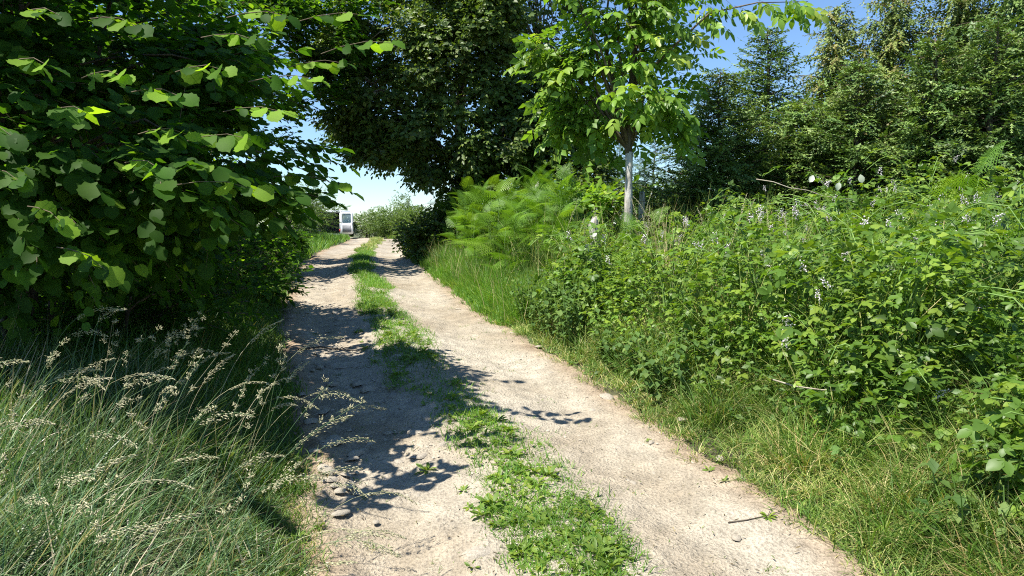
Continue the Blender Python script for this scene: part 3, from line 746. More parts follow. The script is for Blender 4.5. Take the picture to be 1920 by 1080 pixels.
# conifers
def conifer(label, base, H, rad, mat, seed, style='spruce', n_br=90, group='conifers behind the bramble hedge', name='spruce_tree', tpl=T_SHOOT, slen=.19, lean=(0, 0)):
    rng = np.random.default_rng(seed); base = np.array(base, float)
    root = empty(name, base, label, 'conifer', group)
    tp = np.linspace(0, 1, 9); ln = np.array([lean[0], lean[1], 0])
    P = base + np.array([0, 0, 1.]) * (tp * H)[:, None] + ln * (tp ** 2)[:, None] + rng.standard_normal((9, 3)) * [.02, .02, 0]
    P[0, 2] -= .15
    mb = MB(); mb.tube(P, .02 * H * (1 - tp) ** .9 + .008, 8); mb.build('trunk', M['bark'], root, True)
    mbb = MB(); SP, SD, SN, SS, SR = [], [], [], [], []
    for k in range(n_br):
        f = .04 + .95 * ((k + rng.random()) / n_br)
        c = np.array([np.interp(f, tp, P[:, a]) for a in range(3)])
        L = rad * (1 - f) ** .62 * rng.uniform(.6, 1.2) + .10
        az = 2.4 * k + rng.normal() * .4
        h = np.array([math.cos(az), math.sin(az), 0]); sd_ = np.array([-h[1], h[0], 0])
        t = np.linspace(0, 1, 7)
        if style == 'spruce': z = L * (.22 * t - .35 * t ** 2 + .25 * t ** 3) + .25 * f * L * t
        else: z = L * (.55 * t - .35 * t ** 2)
        B = c + h * (L * t)[:, None] * (.95 if style == 'spruce' else .85) + np.array([0, 0, 1.]) * z[:, None] + sd_ * (rng.normal() * .12 * L * t ** 2)[:, None]
        mbb.tube(B, np.linspace(.006 + .008 * L, .002, 7), 4, rng.random(), False)
        tone = np.clip(rng.normal(.45, .18), 0, 1)
        ns = max(5, int(L / (.063 if name != 'pine_tree' else .11)))
        tt = np.repeat(.08 + .92 * (np.arange(ns) + rng.random(ns) * .6) / ns, 2); sg = np.tile([1., -1.], ns); K = 2 * ns
        q = np.stack([np.interp(tt, t, B[:, a]) for a in range(3)], -1)
        sl = (.10 + .42 * L * (1 - tt)) * rng.uniform(.5, 1.2, K)
        up_ = np.array([0, 0, 1.])
        if style == 'spruce': dd = nrm(h * .75 + sd_ * (sg * .8)[:, None] - up_ * .15 + rng.standard_normal((K, 3)) * .22)
        else: dd = nrm(h * .45 + sd_ * (sg * .5)[:, None] - up_ * .7 + rng.standard_normal((K, 3)) * .32)
        m = np.maximum(1, (sl / (slen * .6)).astype(int))
        ix = np.repeat(np.arange(K), m); j = np.arange(len(ix)) - np.repeat(np.cumsum(m) - m, m); n_ = len(ix)
        dj = dd[ix] + rng.standard_normal((n_, 3)) * .3
        if style != 'spruce': dj = dj - up_ * (.2 * j)[:, None]
        SP.append(q[ix] + dd[ix] * (sl[ix] * j / m[ix])[:, None] + rng.standard_normal((n_, 3)) * .015); SD.append(nrm(dj))
        SN.append(up_ + h * .4 + rng.standard_normal((n_, 3)) * .35); SS.append(slen * rng.uniform(.75, 1.35, n_))
        SR.append(np.clip(tone + rng.normal(0, .16, n_) + .25 * (j == m[ix] - 1), 0, 1))
    SP, SD, SN, SS, SR = [np.concatenate(a_) for a_ in (SP, SD, SN, SS, SR)]
    mbb.build('branches', M['twig'], root, True)['kind'] = 'stuff'
    mb = MB(); mb.scatter(tpl, SP, SD, SN, SS, SR)
    o = mb.build('crown', mat, root); o['kind'] = 'stuff'
    return root
def con(px, y, top_py, label, rad, mat, seed, **kw):
    x = at(px, 400, y)[0]; bb = gp(x, y); H = at(px, top_py, y)[2] - bb[2]
    return conifer(label, bb, H, rad, mat, seed, **kw)
con(1345, 12.2, 135, 'short blue green fir next to the whitewashed walnut', 1.5, M['spruce'], 61, n_br=140, name='fir_tree')
con(1432, 13.8, 55, 'green spruce with a thin spiky tip against the sky', 1.35, M['spruce'], 62, n_br=140)
con(1555, 14.0, 10, 'yellow green conifer with a ragged sparse top', 1.5, M['cypress'], 63, style='droop', n_br=150, name='cypress_tree')
con(1500, 12.6, 190, 'low green spruce in front of the yellow green conifer', 1.4, M['spruce'], 64, n_br=130)
con(1660, 13.2, -60, 'tall yellow green conifer with drooping sprays', 1.6, M['cypress'], 65, style='droop', n_br=150, name='cypress_tree')
con(1600, 11.8, 115, 'dark green spruce at the foot of the tall drooping conifer', 1.15, M['spruce'], 66, n_br=125)
con(1780, 12.6, -120, 'olive green conifer with hanging sprays beside the dark spruce', 1.7, M['cypress'], 67, style='droop', n_br=150, name='cypress_tree')
con(1740, 11.4, 70, 'bushy spruce growing close behind the flowering brambles', 1.2, M['spruce'], 68, n_br=130)
con(1905, 11.6, -200, 'tallest dark conifer at the end of the row', 1.8, M['spruce'], 69, style='droop', n_br=170)
con(1850, 10.9, 40, 'pointed green spruce under the tallest dark conifer', 1.2, M['spruce'], 70, n_br=130)
con(1225, 27, 262, 'far bluish pine seen between walnut and fir', 2.0, M['pine'], 71, n_br=46, name='pine_tree', slen=.2, group='far pines', tpl=T_SHOOT5)
con(1160, 30, 270, 'far bluish pine behind the walnut trunk', 2.2, M['pine'], 72, n_br=46, name='pine_tree', slen=.2, group='far pines', tpl=T_SHOOT5)
con(1290, 31, 300, 'far bluish pine half hidden by the short fir', 2.0, M['pine'], 73, n_br=46, name='pine_tree', slen=.2, group='far pines', tpl=T_SHOOT5)

# far bushes by the van and at the crest
def shrub(label, px, y, top_py, w, mat, seed, n=420, ls=.12, name='shrub', tpl=T_NARROW2, dz=0, group=None, per=9):
    x = at(px, 430, y)[0]; b = gp(x, y); H = max(.4, at(px, top_py, y)[2] - b[2]); rg = np.random.default_rng(seed)
    return tree(name, label, b, multistem(rg, b, 5, H * .7, w * .5, .03), [(b + [0, 0, H * .5], (w, w * .9, H * .5)), (b + [0, 0, H * .35], (w * 1.05, w, H * .35))], 26, n, .3, per, tpl, ls, mat, seed,
                rel=.34, flat=.8, droop=.05, jitter=.5, outw=.6, cat='shrub', group=group, limb_r=.012)
shrub('pale green willowy bush beside the parked van', 562, 31.5, 345, 1.5, M['shrub'], 81, 700, .15)
shrub('pale green bush nearer the camera side of the parked van', 530, 27, 330, 1.6, M['shrub'], 82, 700, .14)
shrub('wispy thin bush against the sky above the van', 618, 47, 330, 1.1, M['shrub'], 83, 160, .16)
shrub('rounded light green bush right behind the open van door', 690, 43, 388, 1.5, M['shrub'], 84, 700, .16)
shrub('wide light green bush closing the end of the lane', 735, 41, 383, 1.6, M['shrub'], 85, 800, .16)
shrub('light green bush at the end of the lane under the dark tree', 790, 40, 380, 1.6, M['shrub'], 86, 700, .16)
shrub('broad bush behind the bushes closing the end of the lane', 760, 50, 372, 2.6, M['shrub'], 87, 900, .2)
shrub('dark evergreen bush at the foot of the big dark tree', 812, 16.2, 395, .62, M['oak'], 88, 700, .09, tpl=T_OAK2)
shrub('dark shaded bush between lane edge and big tree trunk', 800, 18.5, 400, .8, M['oak'], 89, 600, .09, tpl=T_OAK2)
shrub('leafy dark undergrowth bush right of the big tree trunk', 900, 16.6, 330, 1.2, M['oak'], 90, 800, .1, tpl=T_OAK2)
shrub('leafy green sapling beside the whitewashed trunk', 1115, 13.5, 318, .8, M['walnut'], 91, 220, .16, tpl=T_OAK3, per=6)
shrub('green undergrowth bush behind the whitewashed walnut', 1045, 15.5, 300, 1.3, M['oak'], 92, 700, .11, tpl=T_OAK2)
shrub('mid green bush between walnut trunk and short fir', 1250, 13.5, 345, .9, M['weed'], 93, 500, .12, tpl=T_OAK2)
shrub('shaded low bush under the dense leaning hazel', 425, 9.6, 440, .8, M['hazel'], 94, 420, .09, tpl=T_OAK2)
shrub('shaded low bush under the dark hazel', 455, 13.2, 430, 1.0, M['hazel'], 95, 500, .09, tpl=T_OAK2)
shrub('shaded low bush under the hazel facing the dark tree', 510, 18.5, 425, .9, M['hazel'], 96, 500, .1, tpl=T_OAK2)
shrub('shaded thicket below the large leaved hazel', 210, 6.4, 470, 1.2, M['hazel'], 97, 600, .08, tpl=T_OAK2)

# ------------------------------------------------------------------ bramble hedge on the right
blossom_mb = MB()
rg = np.random.default_rng(3)
ball = leaf_tpl([0, .5, 1.], [0, .5, 0], .3, .2)
blossom_mb.tube([(0, 0, 0), (.35, .02, .02), (.7, .0, .03), (1, -.02, .02)], [.012, .01, .008, .004], 4)
nb = 26
pp = np.stack([rg.uniform(.25, 1.05, nb), rg.normal(0, .09, nb), rg.normal(0, .09, nb)], -1)
dd = nrm(rg.standard_normal((nb, 3)))
octb = (np.array([(1, 0, 0), (-1, 0, 0), (0, 1, 0), (0, -1, 0), (0, 0, 1), (0, 0, -1)], float) * .5,
        [(0, 2, 4), (2, 1, 4), (1, 3, 4), (3, 0, 4), (2, 0, 5), (1, 2, 5), (3, 1, 5), (0, 3, 5)])
blossom_mb.scatter(octb, pp, dd, nrm(rg.standard_normal((nb, 3))), rg.uniform(.05, .13, nb), rg.random(nb))
blossom_me = blossom_mb.mesh('blossom', M['blossom'])
bl_leaf_meshes = []
for q in range(6):
    m_ = MB(); m_.add(T_BRAMBLE[0], T_BRAMBLE[1], .2 + .15 * q); bl_leaf_meshes.append(m_.mesh('leaf', M['bramble'], True))
pale_meshes = []
for q in range(3):
    m_ = MB(); v_, f_ = merge([T_BLFL, stalk((0, 0, 0), (-.6, .05, -.3), .012)]); m_.add(v_ * [1, 1, 1 + q], f_, .2 + .3 * q); pale_meshes.append(m_.mesh('leaf', M['pale_leaf'], True))

def bramble(label, x, y, r, h, seed, n_leaf=1700, n_obj=0, n_bl=0, size=.105, n_cane=9, tone=0.):
    rng = np.random.default_rng(seed)
    b = gp(x, y); root = empty('bramble_bush', b, label, 'bramble', 'bramble bushes of the hedge')
    canes = MB(); LP, LD, LN = [], [], []
    tips = []
    for k in range(n_cane):
        az = rng.random() * 6.28; e = np.array([math.cos(az), math.sin(az), 0])
        rr = r * rng.uniform(.6, 1.25); top = h * rng.uniform(.75, 1.18)
        t = np.linspace(0, 1, 9)
        P = b + e * (rr * t ** 1.3)[:, None] + np.array([0, 0, 1.]) * (top * np.sin(t * 2.1) / 1.0)[:, None] + rng.standard_normal((9, 3)) * .02
        P[0] = b - [0, 0, .05]
        canes.tube(P, np.linspace(.007, .003, 9), 4, rng.random(), False)
        tips.append((P[-3], e)); tips.append((P[-5], e))
        m = 16
        for j in range(m):
            f = .3 + .7 * j / m; q = np.array([np.interp(f, t, P[:, a]) for a in range(3)])
            dd = nrm(e * .4 + rng.standard_normal(3) * [.8, .8, .35])
            LP.append(q); LD.append(dd); LN.append(np.array([0, 0, 1.]) + e * .3 + rng.standard_normal(3) * .3)
    canes.build('cane', M['green_stem'], root, True)
    n = int(n_leaf * .9)
    d = nrm(rng.standard_normal((n, 3)) * [1, 1, .85]); d[:, 2] = np.abs(d[:, 2])
    lump = 1 + .8 * fbm(d[:, 0] * 2.6 + seed * 3.1, (d[:, 1] + d[:, 2] * 1.7) * 2.6, 3)
    rad = rng.uniform(.55, 1.06, n) ** .8 * lump
    P = b + d * rad[:, None] * [r, r, h]
    D = nrm(rng.standard_normal((n, 3)) * [1, 1, .45] + d * .6 + [0, 0, -.15])
    N = nrm(np.array([0, 0, .9]) + d * .4 + rng.standard_normal((n, 3)) * .38)
    P = np.concatenate([P, LP]); D = np.concatenate([D, LD]); N = np.concatenate([N, LN]); n = len(P)
    ok = P[:, 2] > ground_z(P[:, 0], P[:, 1]) + .03
    P, D, N = P[ok], D[ok], N[ok]; n = len(P)
    sc = size * (.45 + .95 * rng.random(n) ** 1.5); rn = np.clip(rng.normal(.5 + tone, .25, n), 0, 1)
    sel = np.zeros(n, bool)
    if n_obj:
        px, py, dep = project(P)
        vis = (px > 0) & (px < 1920) & (py > 0) & (py < 1080)
        c = np.where(vis)[0]; c = c[np.argsort((dep + .02 * rng.standard_normal(n))[c])][:n_obj]; sel[c] = True
        for q in c: place('leaf', bl_leaf_meshes[rng.integers(6)], root, P[q], D[q], N[q], sc[q])
    mb = MB(); mb.scatter(T_BRAMBLE_MID if y < 5.2 else T_BRAMBLE_LO if y < 8 else T_BRAMBLE_FAR, P[~sel], D[~sel], N[~sel], sc[~sel], rn[~sel])
    o = mb.build('foliage', M['bramble'], root, True); o['kind'] = 'stuff'
    for k in range(int(n_bl * 1.7)):
        an = rng.random() * 6.28; rr = r * math.sqrt(rng.random()) * 1.0
        fx, fy = math.cos(an) * rr, math.sin(an) * rr
        zz = h * math.sqrt(max(.03, 1 - (rr / r) ** 2)) * rng.uniform(.92, 1.1)
        place('blossom', blossom_me, root, b + [fx, fy, zz], nrm([fx * .6 + rng.normal() * .3, fy * .6 + rng.normal() * .3, .8]), np.array([1., .2, .1]), rng.uniform(.08, .15))
    return root
BR = [  # s from lane centre, y, r, h, leaves, objects, blossoms, label
    (2.95, 3.85, .65, .72, 1500, 60, 3, 'low bramble at the grassy end of the hedge, with big three part leaves'),
    (2.75, 4.95, .8, 1.02, 2300, 80, 5, 'bramble above the long pale cane, dark gaps underneath'),
    (2.55, 5.95, .8, 1.0, 2200, 70, 5, 'bramble with two pale upturned leaves over dark stems'),
    (2.35, 7.0, .78, .92, 2000, 40, 5, 'bramble mound leaning towards the lane with a white leaf pair'),
    (2.3, 8.2, .78, .84, 1700, 0, 2, 'low bramble mound beside the grey green weeds'),
    (2.9, 9.5, .8, .72, 1400, 0, 1, 'low bramble in front of the whitewashed trunk'),
    (4.1, 5.5, .95, 1.06, 2900, 40, 14, 'tall bramble thick with pinkish white blossom'),
    (3.9, 6.7, .95, 1.05, 2400, 30, 12, 'flowering bramble on the hedge top under the bushy spruce'),
    (3.8, 8.1, .95, .92, 2000, 0, 8, 'bramble on the hedge top below the low spruce'),
    (4.0, 9.5, .95, .8, 1800, 0, 4, 'bramble on the hedge top below the short fir'),
    (5.6, 7.2, 1.0, 1.12, 2200, 0, 16, 'high flowering bramble in front of the pointed spruce'),
    (5.6, 8.8, 1.0, 1.08, 2000, 0, 10, 'high bramble with scattered blossom in front of the conifer row'),
    (5.3, 10.2, 1.0, .9, 1600, 0, 4, 'bramble in shade at the foot of the low spruce'),
    (3.7, 11.2, .9, .72, 1400, 0, 0, 'low bramble behind the bracken next to the walnut'),
    (2.25, 4.45, .5, .46, 700, 40, 1, 'small low bramble growing out into the verge grass below the pale cane'),
    (2.15, 5.45, .5, .5, 700, 20, 1, 'small low bramble in the verge below the upturned pale leaves'),
    (2.45, 3.45, .5, .5, 700, 50, 0, 'small yellow green bramble among the long verge grass'),
    (6.9, 9.4, 1.0, 1.2, 1600, 0, 6, 'high bramble at the foot of the tallest conifer'),
]
br_roots = []
for k, (s, y, r, h, n, no, nbl, lab) in enumerate(BR):
    br_roots.append(bramble(lab, float(xc(y)) + s, y, r, h, 200 + k, n, no, nbl, size=(.088, .115, .098, .08, .108)[k % 5], tone=(-.12, .1, .0, .2, -.05, .14, -.16)[k % 7]))
# pale upturned leaves
for k, (px, py, y, sz) in enumerate([(1617, 343, 7.6, .15), (1574, 342, 7.7, .12), (1518, 342, 7.9, .13), (1597, 690, 4.55, .10), (1690, 678, 4.6, .12), (1480, 592, 5.4, .12),
                                     (1333, 662, 6.0, .09), (1347, 652, 6.0, .09), (1110, 445, 9.2, .14), (1112, 478, 8.7, .14), (1660, 738, 4.5, .07), (1175, 560, 7.4, .09), (1515, 535, 6.2, .09), (1420, 520, 6.6, .09)]):
    p = at(px, py, y); root = min(br_roots, key=lambda o: np.linalg.norm(np.array(o.location) - p))
    a = rng.uniform(-1, 1)
    o = place('leaf', pale_meshes[k % 3], root, p, np.array([math.sin(a) * .6, -.1, .7 - 1.6 * (k % 2)]), np.array([-.4 + rng.normal() * .2, -1., .35]), sz * rng.uniform(.5, .72))
    o['label'] = 'pale upturned leaf showing its whitish underside'
# long bare canes
for pts, ri in (([(1418, 336, 8.0), (1450, 341, 7.95), (1480, 352, 7.9), (1515, 357, 7.85), (1545, 368, 7.8), (1600, 374, 7.7)], 8), ([(1450, 712, 4.75), (1490, 724, 4.6), (1540, 731, 4.5), (1600, 733, 4.45), (1650, 738, 4.42), (1710, 724, 4.5), (1760, 700, 4.6)], 1),
                ([(1150, 560, 7.6), (1230, 548, 7.4), (1330, 550, 7.2)], 3), ([(1850, 610, 4.9), (1800, 560, 5.0), (1740, 530, 5.1)], 6)):
    mb = MB(); mb.tube([at(*p) for p in pts], np.linspace(.006, .0025, len(pts)), 5); mb.build('cane', M['pale_twig'], br_roots[ri], True)

# grey green weeds (nettle like) between grass and brambles
def weed_clump(label, px, py, n_st, hgt, w, seed):
    p = ground_hit(px, py); rng = np.random.default_rng(seed)
    root = empty('leafy_weed_clump', p, label, 'weeds', 'leafy weed clumps along the hedge foot')
    st = MB(); LP, LD, LN = [], [], []
    for k in range(n_st):
        o = rng.normal(0, w, 2); o[0] = max(o[0], float(xc(p[1] + o[1])) + 1.42 - p[0] + .15 * rng.random()); q = gp(p[0] + o[0], p[1] + o[1]); hh = hgt * rng.uniform(.6, 1.15)
        tip = q + [rng.normal() * .08 - .05, rng.normal() * .08, hh]
        st.tube([q, (q + tip) / 2 + rng.normal(0, .015, 3), tip], [.005, .004, .002], 4, .5, False)
        for j in range(14):
            f = .2 + .8 * j / 14; c = q + (tip - q) * f; a = j * 1.57 + rng.normal() * .3
            LP.append(c); LD.append([math.cos(a), math.sin(a), -.35 + rng.normal() * .2]); LN.append([math.cos(a) * .3, math.sin(a) * .3, 1.])
    st.build('stems', M['green_stem'], root)['kind'] = 'stuff'
    n = len(LP); mb = MB(); mb.scatter(T_OAK3, np.array(LP), np.array(LD), np.array(LN), rng.uniform(.05, .10, n), rng.random(n), None)
    o = mb.build('foliage', M['weed'], root, True); o['kind'] = 'stuff'
for k, (px, py, n, h, w, lab) in enumerate([(1060, 640, 40, .62, .28, 'grey green leafy weeds between fresh grass and bramble mound'), (1010, 615, 30, .6, .25, 'grey green leafy weeds ending the fresh grass strip'),
                                            (1230, 735, 26, .45, .22, 'leafy weeds at the lane edge below the white leaf pair'), (1140, 690, 20, .35, .2, 'short leafy weeds in dry yellowish grass'),
                                            (1860, 1010, 14, .4, .15, 'leafy weeds in the tall grass beside the lane')]):
    weed_clump(lab, px, py, n, h, w, 300 + k)

# bracken
frond_meshes = []
for q in range(4):
    m_ = MB(); v = T_FROND[0].copy(); v[:, 2] -= (q - 1) * .12 * v[:, 0] ** 2; m_.add(v, T_FROND[1], .25 + .2 * q); frond_meshes.append(m_.mesh('frond', M['fern'], False))
stem_mb = MB(); stem_mb.tube([(0, 0, -.05), (.01, 0, .4), (0, .01, .8), (.02, 0, 1.)], [.006, .005, .004, .002], 5); fstem_me = stem_mb.mesh('stem', M['green_stem'], True)
def bracken(x, y, h, n, seed, label, group):
    rng = np.random.default_rng(seed); b = gp(x, y); root = empty('bracken_fern', b, label, 'fern', group)
    place('stem', fstem_me, root, b, scale=h)
    a0 = rng.random() * 6.28
    for k in range(n):
        f = .25 + .75 * k / max(1, n - 1); a = a0 + k * 2.5 + rng.normal() * .3
        e = np.array([math.cos(a), math.sin(a), rng.uniform(.25, 1.1) if k < n - 1 else 1.5])
        nn = np.array([0, 0, 1.]) + e * [-.5, -.5, 0] + rng.standard_normal(3) * .35
        place('frond', frond_meshes[rng.integers(4)], root, b + [.01, 0, h * f], e, nn, h * rng.uniform(.30, .50) * (1.15 - .3 * f))
rng = np.random.default_rng(77)
cnt = 0
while cnt < 115:
    y = rng.uniform(10.3, 16.5); s = rng.uniform(1.75, 4.2)
    if s > 3.0 + .25 * (y - 10): continue
    bracken(float(xc(y)) + s, y, rng.uniform(.8, 1.3), rng.integers(7, 11), 400 + cnt, 'bright green bracken ' + ('beside the evergreen bush at the foot of the big dark tree' if y > 15 else 'next to the fresh grass strip' if s < 2.4 else 'high on the bank around the fence post' if s > 3.3 else 'in the middle of the bank'), 'bracken on the lane bank'); cnt += 1
for k, (px, py, y, h) in enumerate([(1560, 620, 5.2, .8), (1430, 600, 6.0, .75), (1330, 690, 6.1, .6), (1470, 690, 5.1, .55), (1850, 450, 5.4, 1.0), (1640, 480, 5.8, 1.1), (1750, 400, 6.4, 1.2), (1250, 470, 8.2, .9), (1180, 450, 8.8, .8),
                                     (1330, 430, 8.0, 1.0), (1880, 700, 4.3, .6), (1700, 560, 5.0, .8), (1120, 430, 10, .9), (1060, 420, 10.8, .9), (1000, 440, 11.0, .8), (1220, 430, 9.6, .8), (1560, 400, 7.6, 1.15), (1830, 350, 6.8, 1.35)] + [(float(a), float(b), float(c), 0) for a, b, c in zip(rng.uniform(1050, 1900, 26), rng.uniform(390, 640, 26), rng.uniform(5.0, 8.5, 26))]):
    q = at(px, py, y); z = float(ground_z(q[0], y))
    if q[0] - float(xc(y)) < 2.3: continue
    bracken(q[0], y, max(.5, q[2] - z + .08), 6, 600 + k, 'bracken frond clump poking out of the bramble hedge', 'bracken among the brambles')

# ------------------------------------------------------------------ grasses
def grass_patch(name, label, mat, pos, h, w, seed, lean=(0.05, .5), curl=(.3, 1.3), az=None, rpow=1., parent=None, nseg=3, rshift=0.):
    rng = np.random.default_rng(seed); k = len(pos)
    mb = MB()
    if az is None: az = rng.random(k) * 6.28
    blades(mb, pos, h, w, az, rng.uniform(*lean, k), rng.uniform(*curl, k), np.clip(rng.random(k) ** rpow + rshift, 0, .999), nseg)
    o = mb.build(name, mat, parent); tag(o, label, 'grass', kind='stuff')
    return o
def strip(rng, n, y0, y1, s0, s1, pw=1.0, dens=None):
    y = y0 + (y1 - y0) * rng.random(n) ** pw; s = rng.uniform(s0, s1, n)
    if dens is not None:
        k = dens(y, s) > rng.random(n); y, s = y[k], s[k]
    x = xc(y) + s
    return np.stack([x, y, ground_z(x, y)], -1), s
def tussocks(rng, n_c, per, y0, y1, s0, s1, rad, ok=None, pw=1.0):
    y = y0 + (y1 - y0) * rng.random(n_c) ** pw; s_ = rng.uniform(s0, s1, n_c)
    if ok is not None:
        k = ok(y, s_); y, s_ = y[k], s_[k]
    n_c = len(y); a = rng.random((n_c, per)) * 6.283; r = rad * np.sqrt(rng.random((n_c, per))) * rng.uniform(.6, 1.4, (n_c, 1))
    yy = (y[:, None] + np.sin(a) * r).ravel(); ss_ = (s_[:, None] + np.cos(a) * r).ravel()
    xx = xc(yy) + ss_; hs = np.repeat(rng.uniform(.6, 1.25, n_c), per); tone = np.repeat(rng.normal(0, .16, n_c), per)
    return np.stack([xx, yy, ground_z(xx, yy)], -1), ss_, (a + rng.normal(0, .7, a.shape)).ravel(), hs, tone
rng = np.random.default_rng(91)
# middle strip of the lane
def d_mid(y, s):
    c = -.14 * np.exp(-((y - 6.6) / 1.5) ** 2) + .06 * np.sin(y * 1.7)
    w = .25 + .10 * fbm(y * 1.1, y * 0 + 3., 3) * 2
    w = w * (1 - .25 * sstep(6, 11, y))
    return np.clip(1.6 - np.abs(s - c) / w, 0, 1) * np.clip(.65 + 2.2 * fbm(y * 2.2, s * 4, 3), .2, 1)
p, s = strip(rng, 130000, 2.6, 22, -.6, .6, 1.5, d_mid); n = len(p)
grass_patch('lane_grass', 'short bright grass growing in the middle strip of the lane', M['grass_b'], p, rng.uniform(.025, .10, n) * (1 + .25 * sstep(5, 12, p[:, 1])), rng.uniform(.004, .008, n) * (1 + .6 * sstep(5, 14, p[:, 1])), 1, (.1, .9), (.3, 1.6), nseg=2)
p, s = strip(rng, 9000, 20, 36, -.45, .45, 1.0, d_mid); n = len(p)
grass_patch('lane_grass', 'yellowish grass in the middle of the lane on the crest', M['grass_y'], p, rng.uniform(.06, .14, n), .02, 2, (.1, .7), (.3, 1.2), nseg=2)
# stray tufts on the wheel tracks
cy = 2.8 + 9 * rng.random(130) ** 1.4; cs = rng.uniform(-1.15, 1.2, 130)
yy = np.repeat(cy, 14) + rng.normal(0, .025, 130 * 14); sx = np.repeat(cs, 14) + rng.normal(0, .03, 130 * 14); xx = xc(yy) + sx
grass_patch('lane_grass', 'stray tiny grass tufts on the wheel tracks', M['grass'], np.stack([xx, yy, ground_z(xx, yy)], -1), rng.uniform(.015, .05, len(xx)), .005, 3, (.3, 1.2), (.2, 1.2))
# right verge
e_r = lambda y: 1.18 + .12 * fbm(y * 1.7, y * 0 + 9, 3) * 2
p, s, az, hs, tone = tussocks(rng, 620, 58, 2.5, 9.0, 1.22, 2.7, .11, lambda y, s: s > e_r(y) + .04, 1.35); n = len(p)
e = sstep(0, .55, s - 1.25)
grass_patch('verge_grass', 'mixed green and straw coloured grass between lane and bramble hedge', M['grass_y'], p, (.09 + .31 * e) * rng.uniform(.5, 1.25, n) * hs, rng.uniform(.004, .008, n), 4, (.05, 1.0), (.4, 2.1), az=az, rpow=1.15, rshift=tone, nseg=3)
p, s = strip(rng, 14000, 2.4, 9.0, 1.05, 2.7, 1.35, lambda y, s: sstep(0, .22, s - e_r(y))); n = len(p)
grass_patch('verge_grass', 'short undergrowth grass between lane and bramble hedge', M['grass'], p, rng.uniform(.05, .16, n), rng.uniform(.005, .009, n), 44, (.1, 1.1), (.3, 1.8), nseg=2)
p, s, az, hs, tone = tussocks(rng, 130, 60, 2.4, 7.0, 1.5, 2.9, .09, None, 1.3); n = len(p)
grass_patch('verge_grass', 'long green grass blades at the foot of the brambles', M['grass'], p, rng.uniform(.25, .5, n) * hs, rng.uniform(.005, .010, n), 5, (.05, .6), (.4, 1.8), az=az, nseg=3, rshift=tone)
p, s, az, hs, tone = tussocks(rng, 520, 60, 8.6, 16.5, 1.28, 2.1, .13, lambda y, s: s > e_r(y)); n = len(p)
grass_patch('verge_grass', 'fresh bright green grass strip below the bracken', M['grass_b'], p, (.12 + .30 * sstep(0, .4, s - 1.2)) * rng.uniform(.5, 1.25, n) * hs, rng.uniform(.006, .013, n), 6, (.02, .7), (.1, 1.3), az=az, rshift=tone, nseg=2)
p, s = strip(rng, 450, 8.4, 16, 1.3, 2.2); n = len(p)
grass_patch('verge_grass', 'pale seeding grass tops over the fresh grass strip', M['straw'], p, rng.uniform(.35, .7, n), rng.uniform(.004, .008, n), 46, (.02, .3), (.1, .7))
p, s = strip(rng, 12000, 16, 40, 1.1, 3.4, 1.2); n = len(p)
grass_patch('verge_grass', 'shaded grass on the lane edge below the big dark tree', M['grass'], p, rng.uniform(.15, .4, n), .026, 7, (.02, .5), (.2, 1.), nseg=2)
p, s = strip(rng, 3800, 4.6, 11, 2.0, 5.5, 1.0, lambda y, s: np.clip(.4 + 2.5 * fbm(y * .9 + 7, s * .9, 3), 0, 1)); n = len(p)
grass_patch('verge_grass', 'long pale green grass stems standing up through the brambles', M['grass_y'], p, rng.uniform(.7, 1.3, n), rng.uniform(.006, .010, n), 48, (.0, .3), (.1, 1.1), nseg=3)
p, s = strip(rng, 16000, 5.5, 14, 2.2, 6.5, 1.0); n = len(p)
grass_patch('verge_grass', 'tall grass mixed into the hedge bank', M['grass'], p, rng.uniform(.3, .75, n), rng.uniform(.007, .012, n), 8, (.02, .35), (.2, 1.), nseg=2)
# left verge
e_l = lambda y: 1.20 + .10 * fbm(y * 1.5, y * 0 + 20, 3) * 2
p, s = strip(rng, 29000, 4.0, 13, -3.4, -1.05, 1.2, lambda y, s: sstep(0, .2, -s - e_l(y))); n = len(p)
e = sstep(0, .7, -s - 1.2)
grass_patch('verge_grass', 'soft green grass on the shaded verge under the hazels', M['grass'], p, (.07 + .30 * e) * rng.uniform(.6, 1.2, n), rng.uniform(.006, .013, n), 9, (.05, .5), (.3, 1.4), rpow=1.6, nseg=2)
p, s = strip(rng, 13000, 12, 40, -4.5, -1.05, 1.0, lambda y, s: sstep(0, .2, -s - e_l(y))); n = len(p)
grass_patch('verge_grass', 'sunlit green grass on the verge near the van', M['grass_b'], p, rng.uniform(.12, .36, n), .024, 10, (.02, .5), (.2, 1.), nseg=2)
# tall foreground grass on the left
p, s, az, hs, tone = tussocks(rng, 560, 40, 1.5, 5.0, -4.4, -1.45, .12); n = len(p)
k = ((p[:, 1] > 1.9) | (p[:, 0] < -1.2)) & (np.abs(p[:, 0]) > .6); p, s, az, hs, tone = p[k], s[k], az[k], hs[k], tone[k]; n = len(p)
e = sstep(.0, .9, -s - 1.35)
az = np.where(rng.random(n) < .55, rng.normal(-.1, .6, n), az)
grass_patch('tall_grass', 'grey green tall meadow grass in front of the hazel', M['grass_g'], p, (.13 + .40 * e) * rng.uniform(.5, 1.25, n) * hs, np.where(rng.random(n) < .4, rng.uniform(.008, .013, n), rng.uniform(.004, .007, n)), 12, (.15, 1.25), (0., 1.2), az=az, nseg=3, rshift=tone)
p, s = strip(rng, 250, 1.8, 4.8, -4.2, -1.6); n = len(p); k = np.abs(p[:, 0]) > 1.; p = p[k]; n = len(p)
grass_patch('tall_grass', 'dead straw stems mixed into the tall meadow grass', M['straw'], p, rng.uniform(.35, .85, n), rng.uniform(.003, .006, n), 47, (.1, 1.1), (0., .7), az=rng.normal(-.1, 1.2, n))
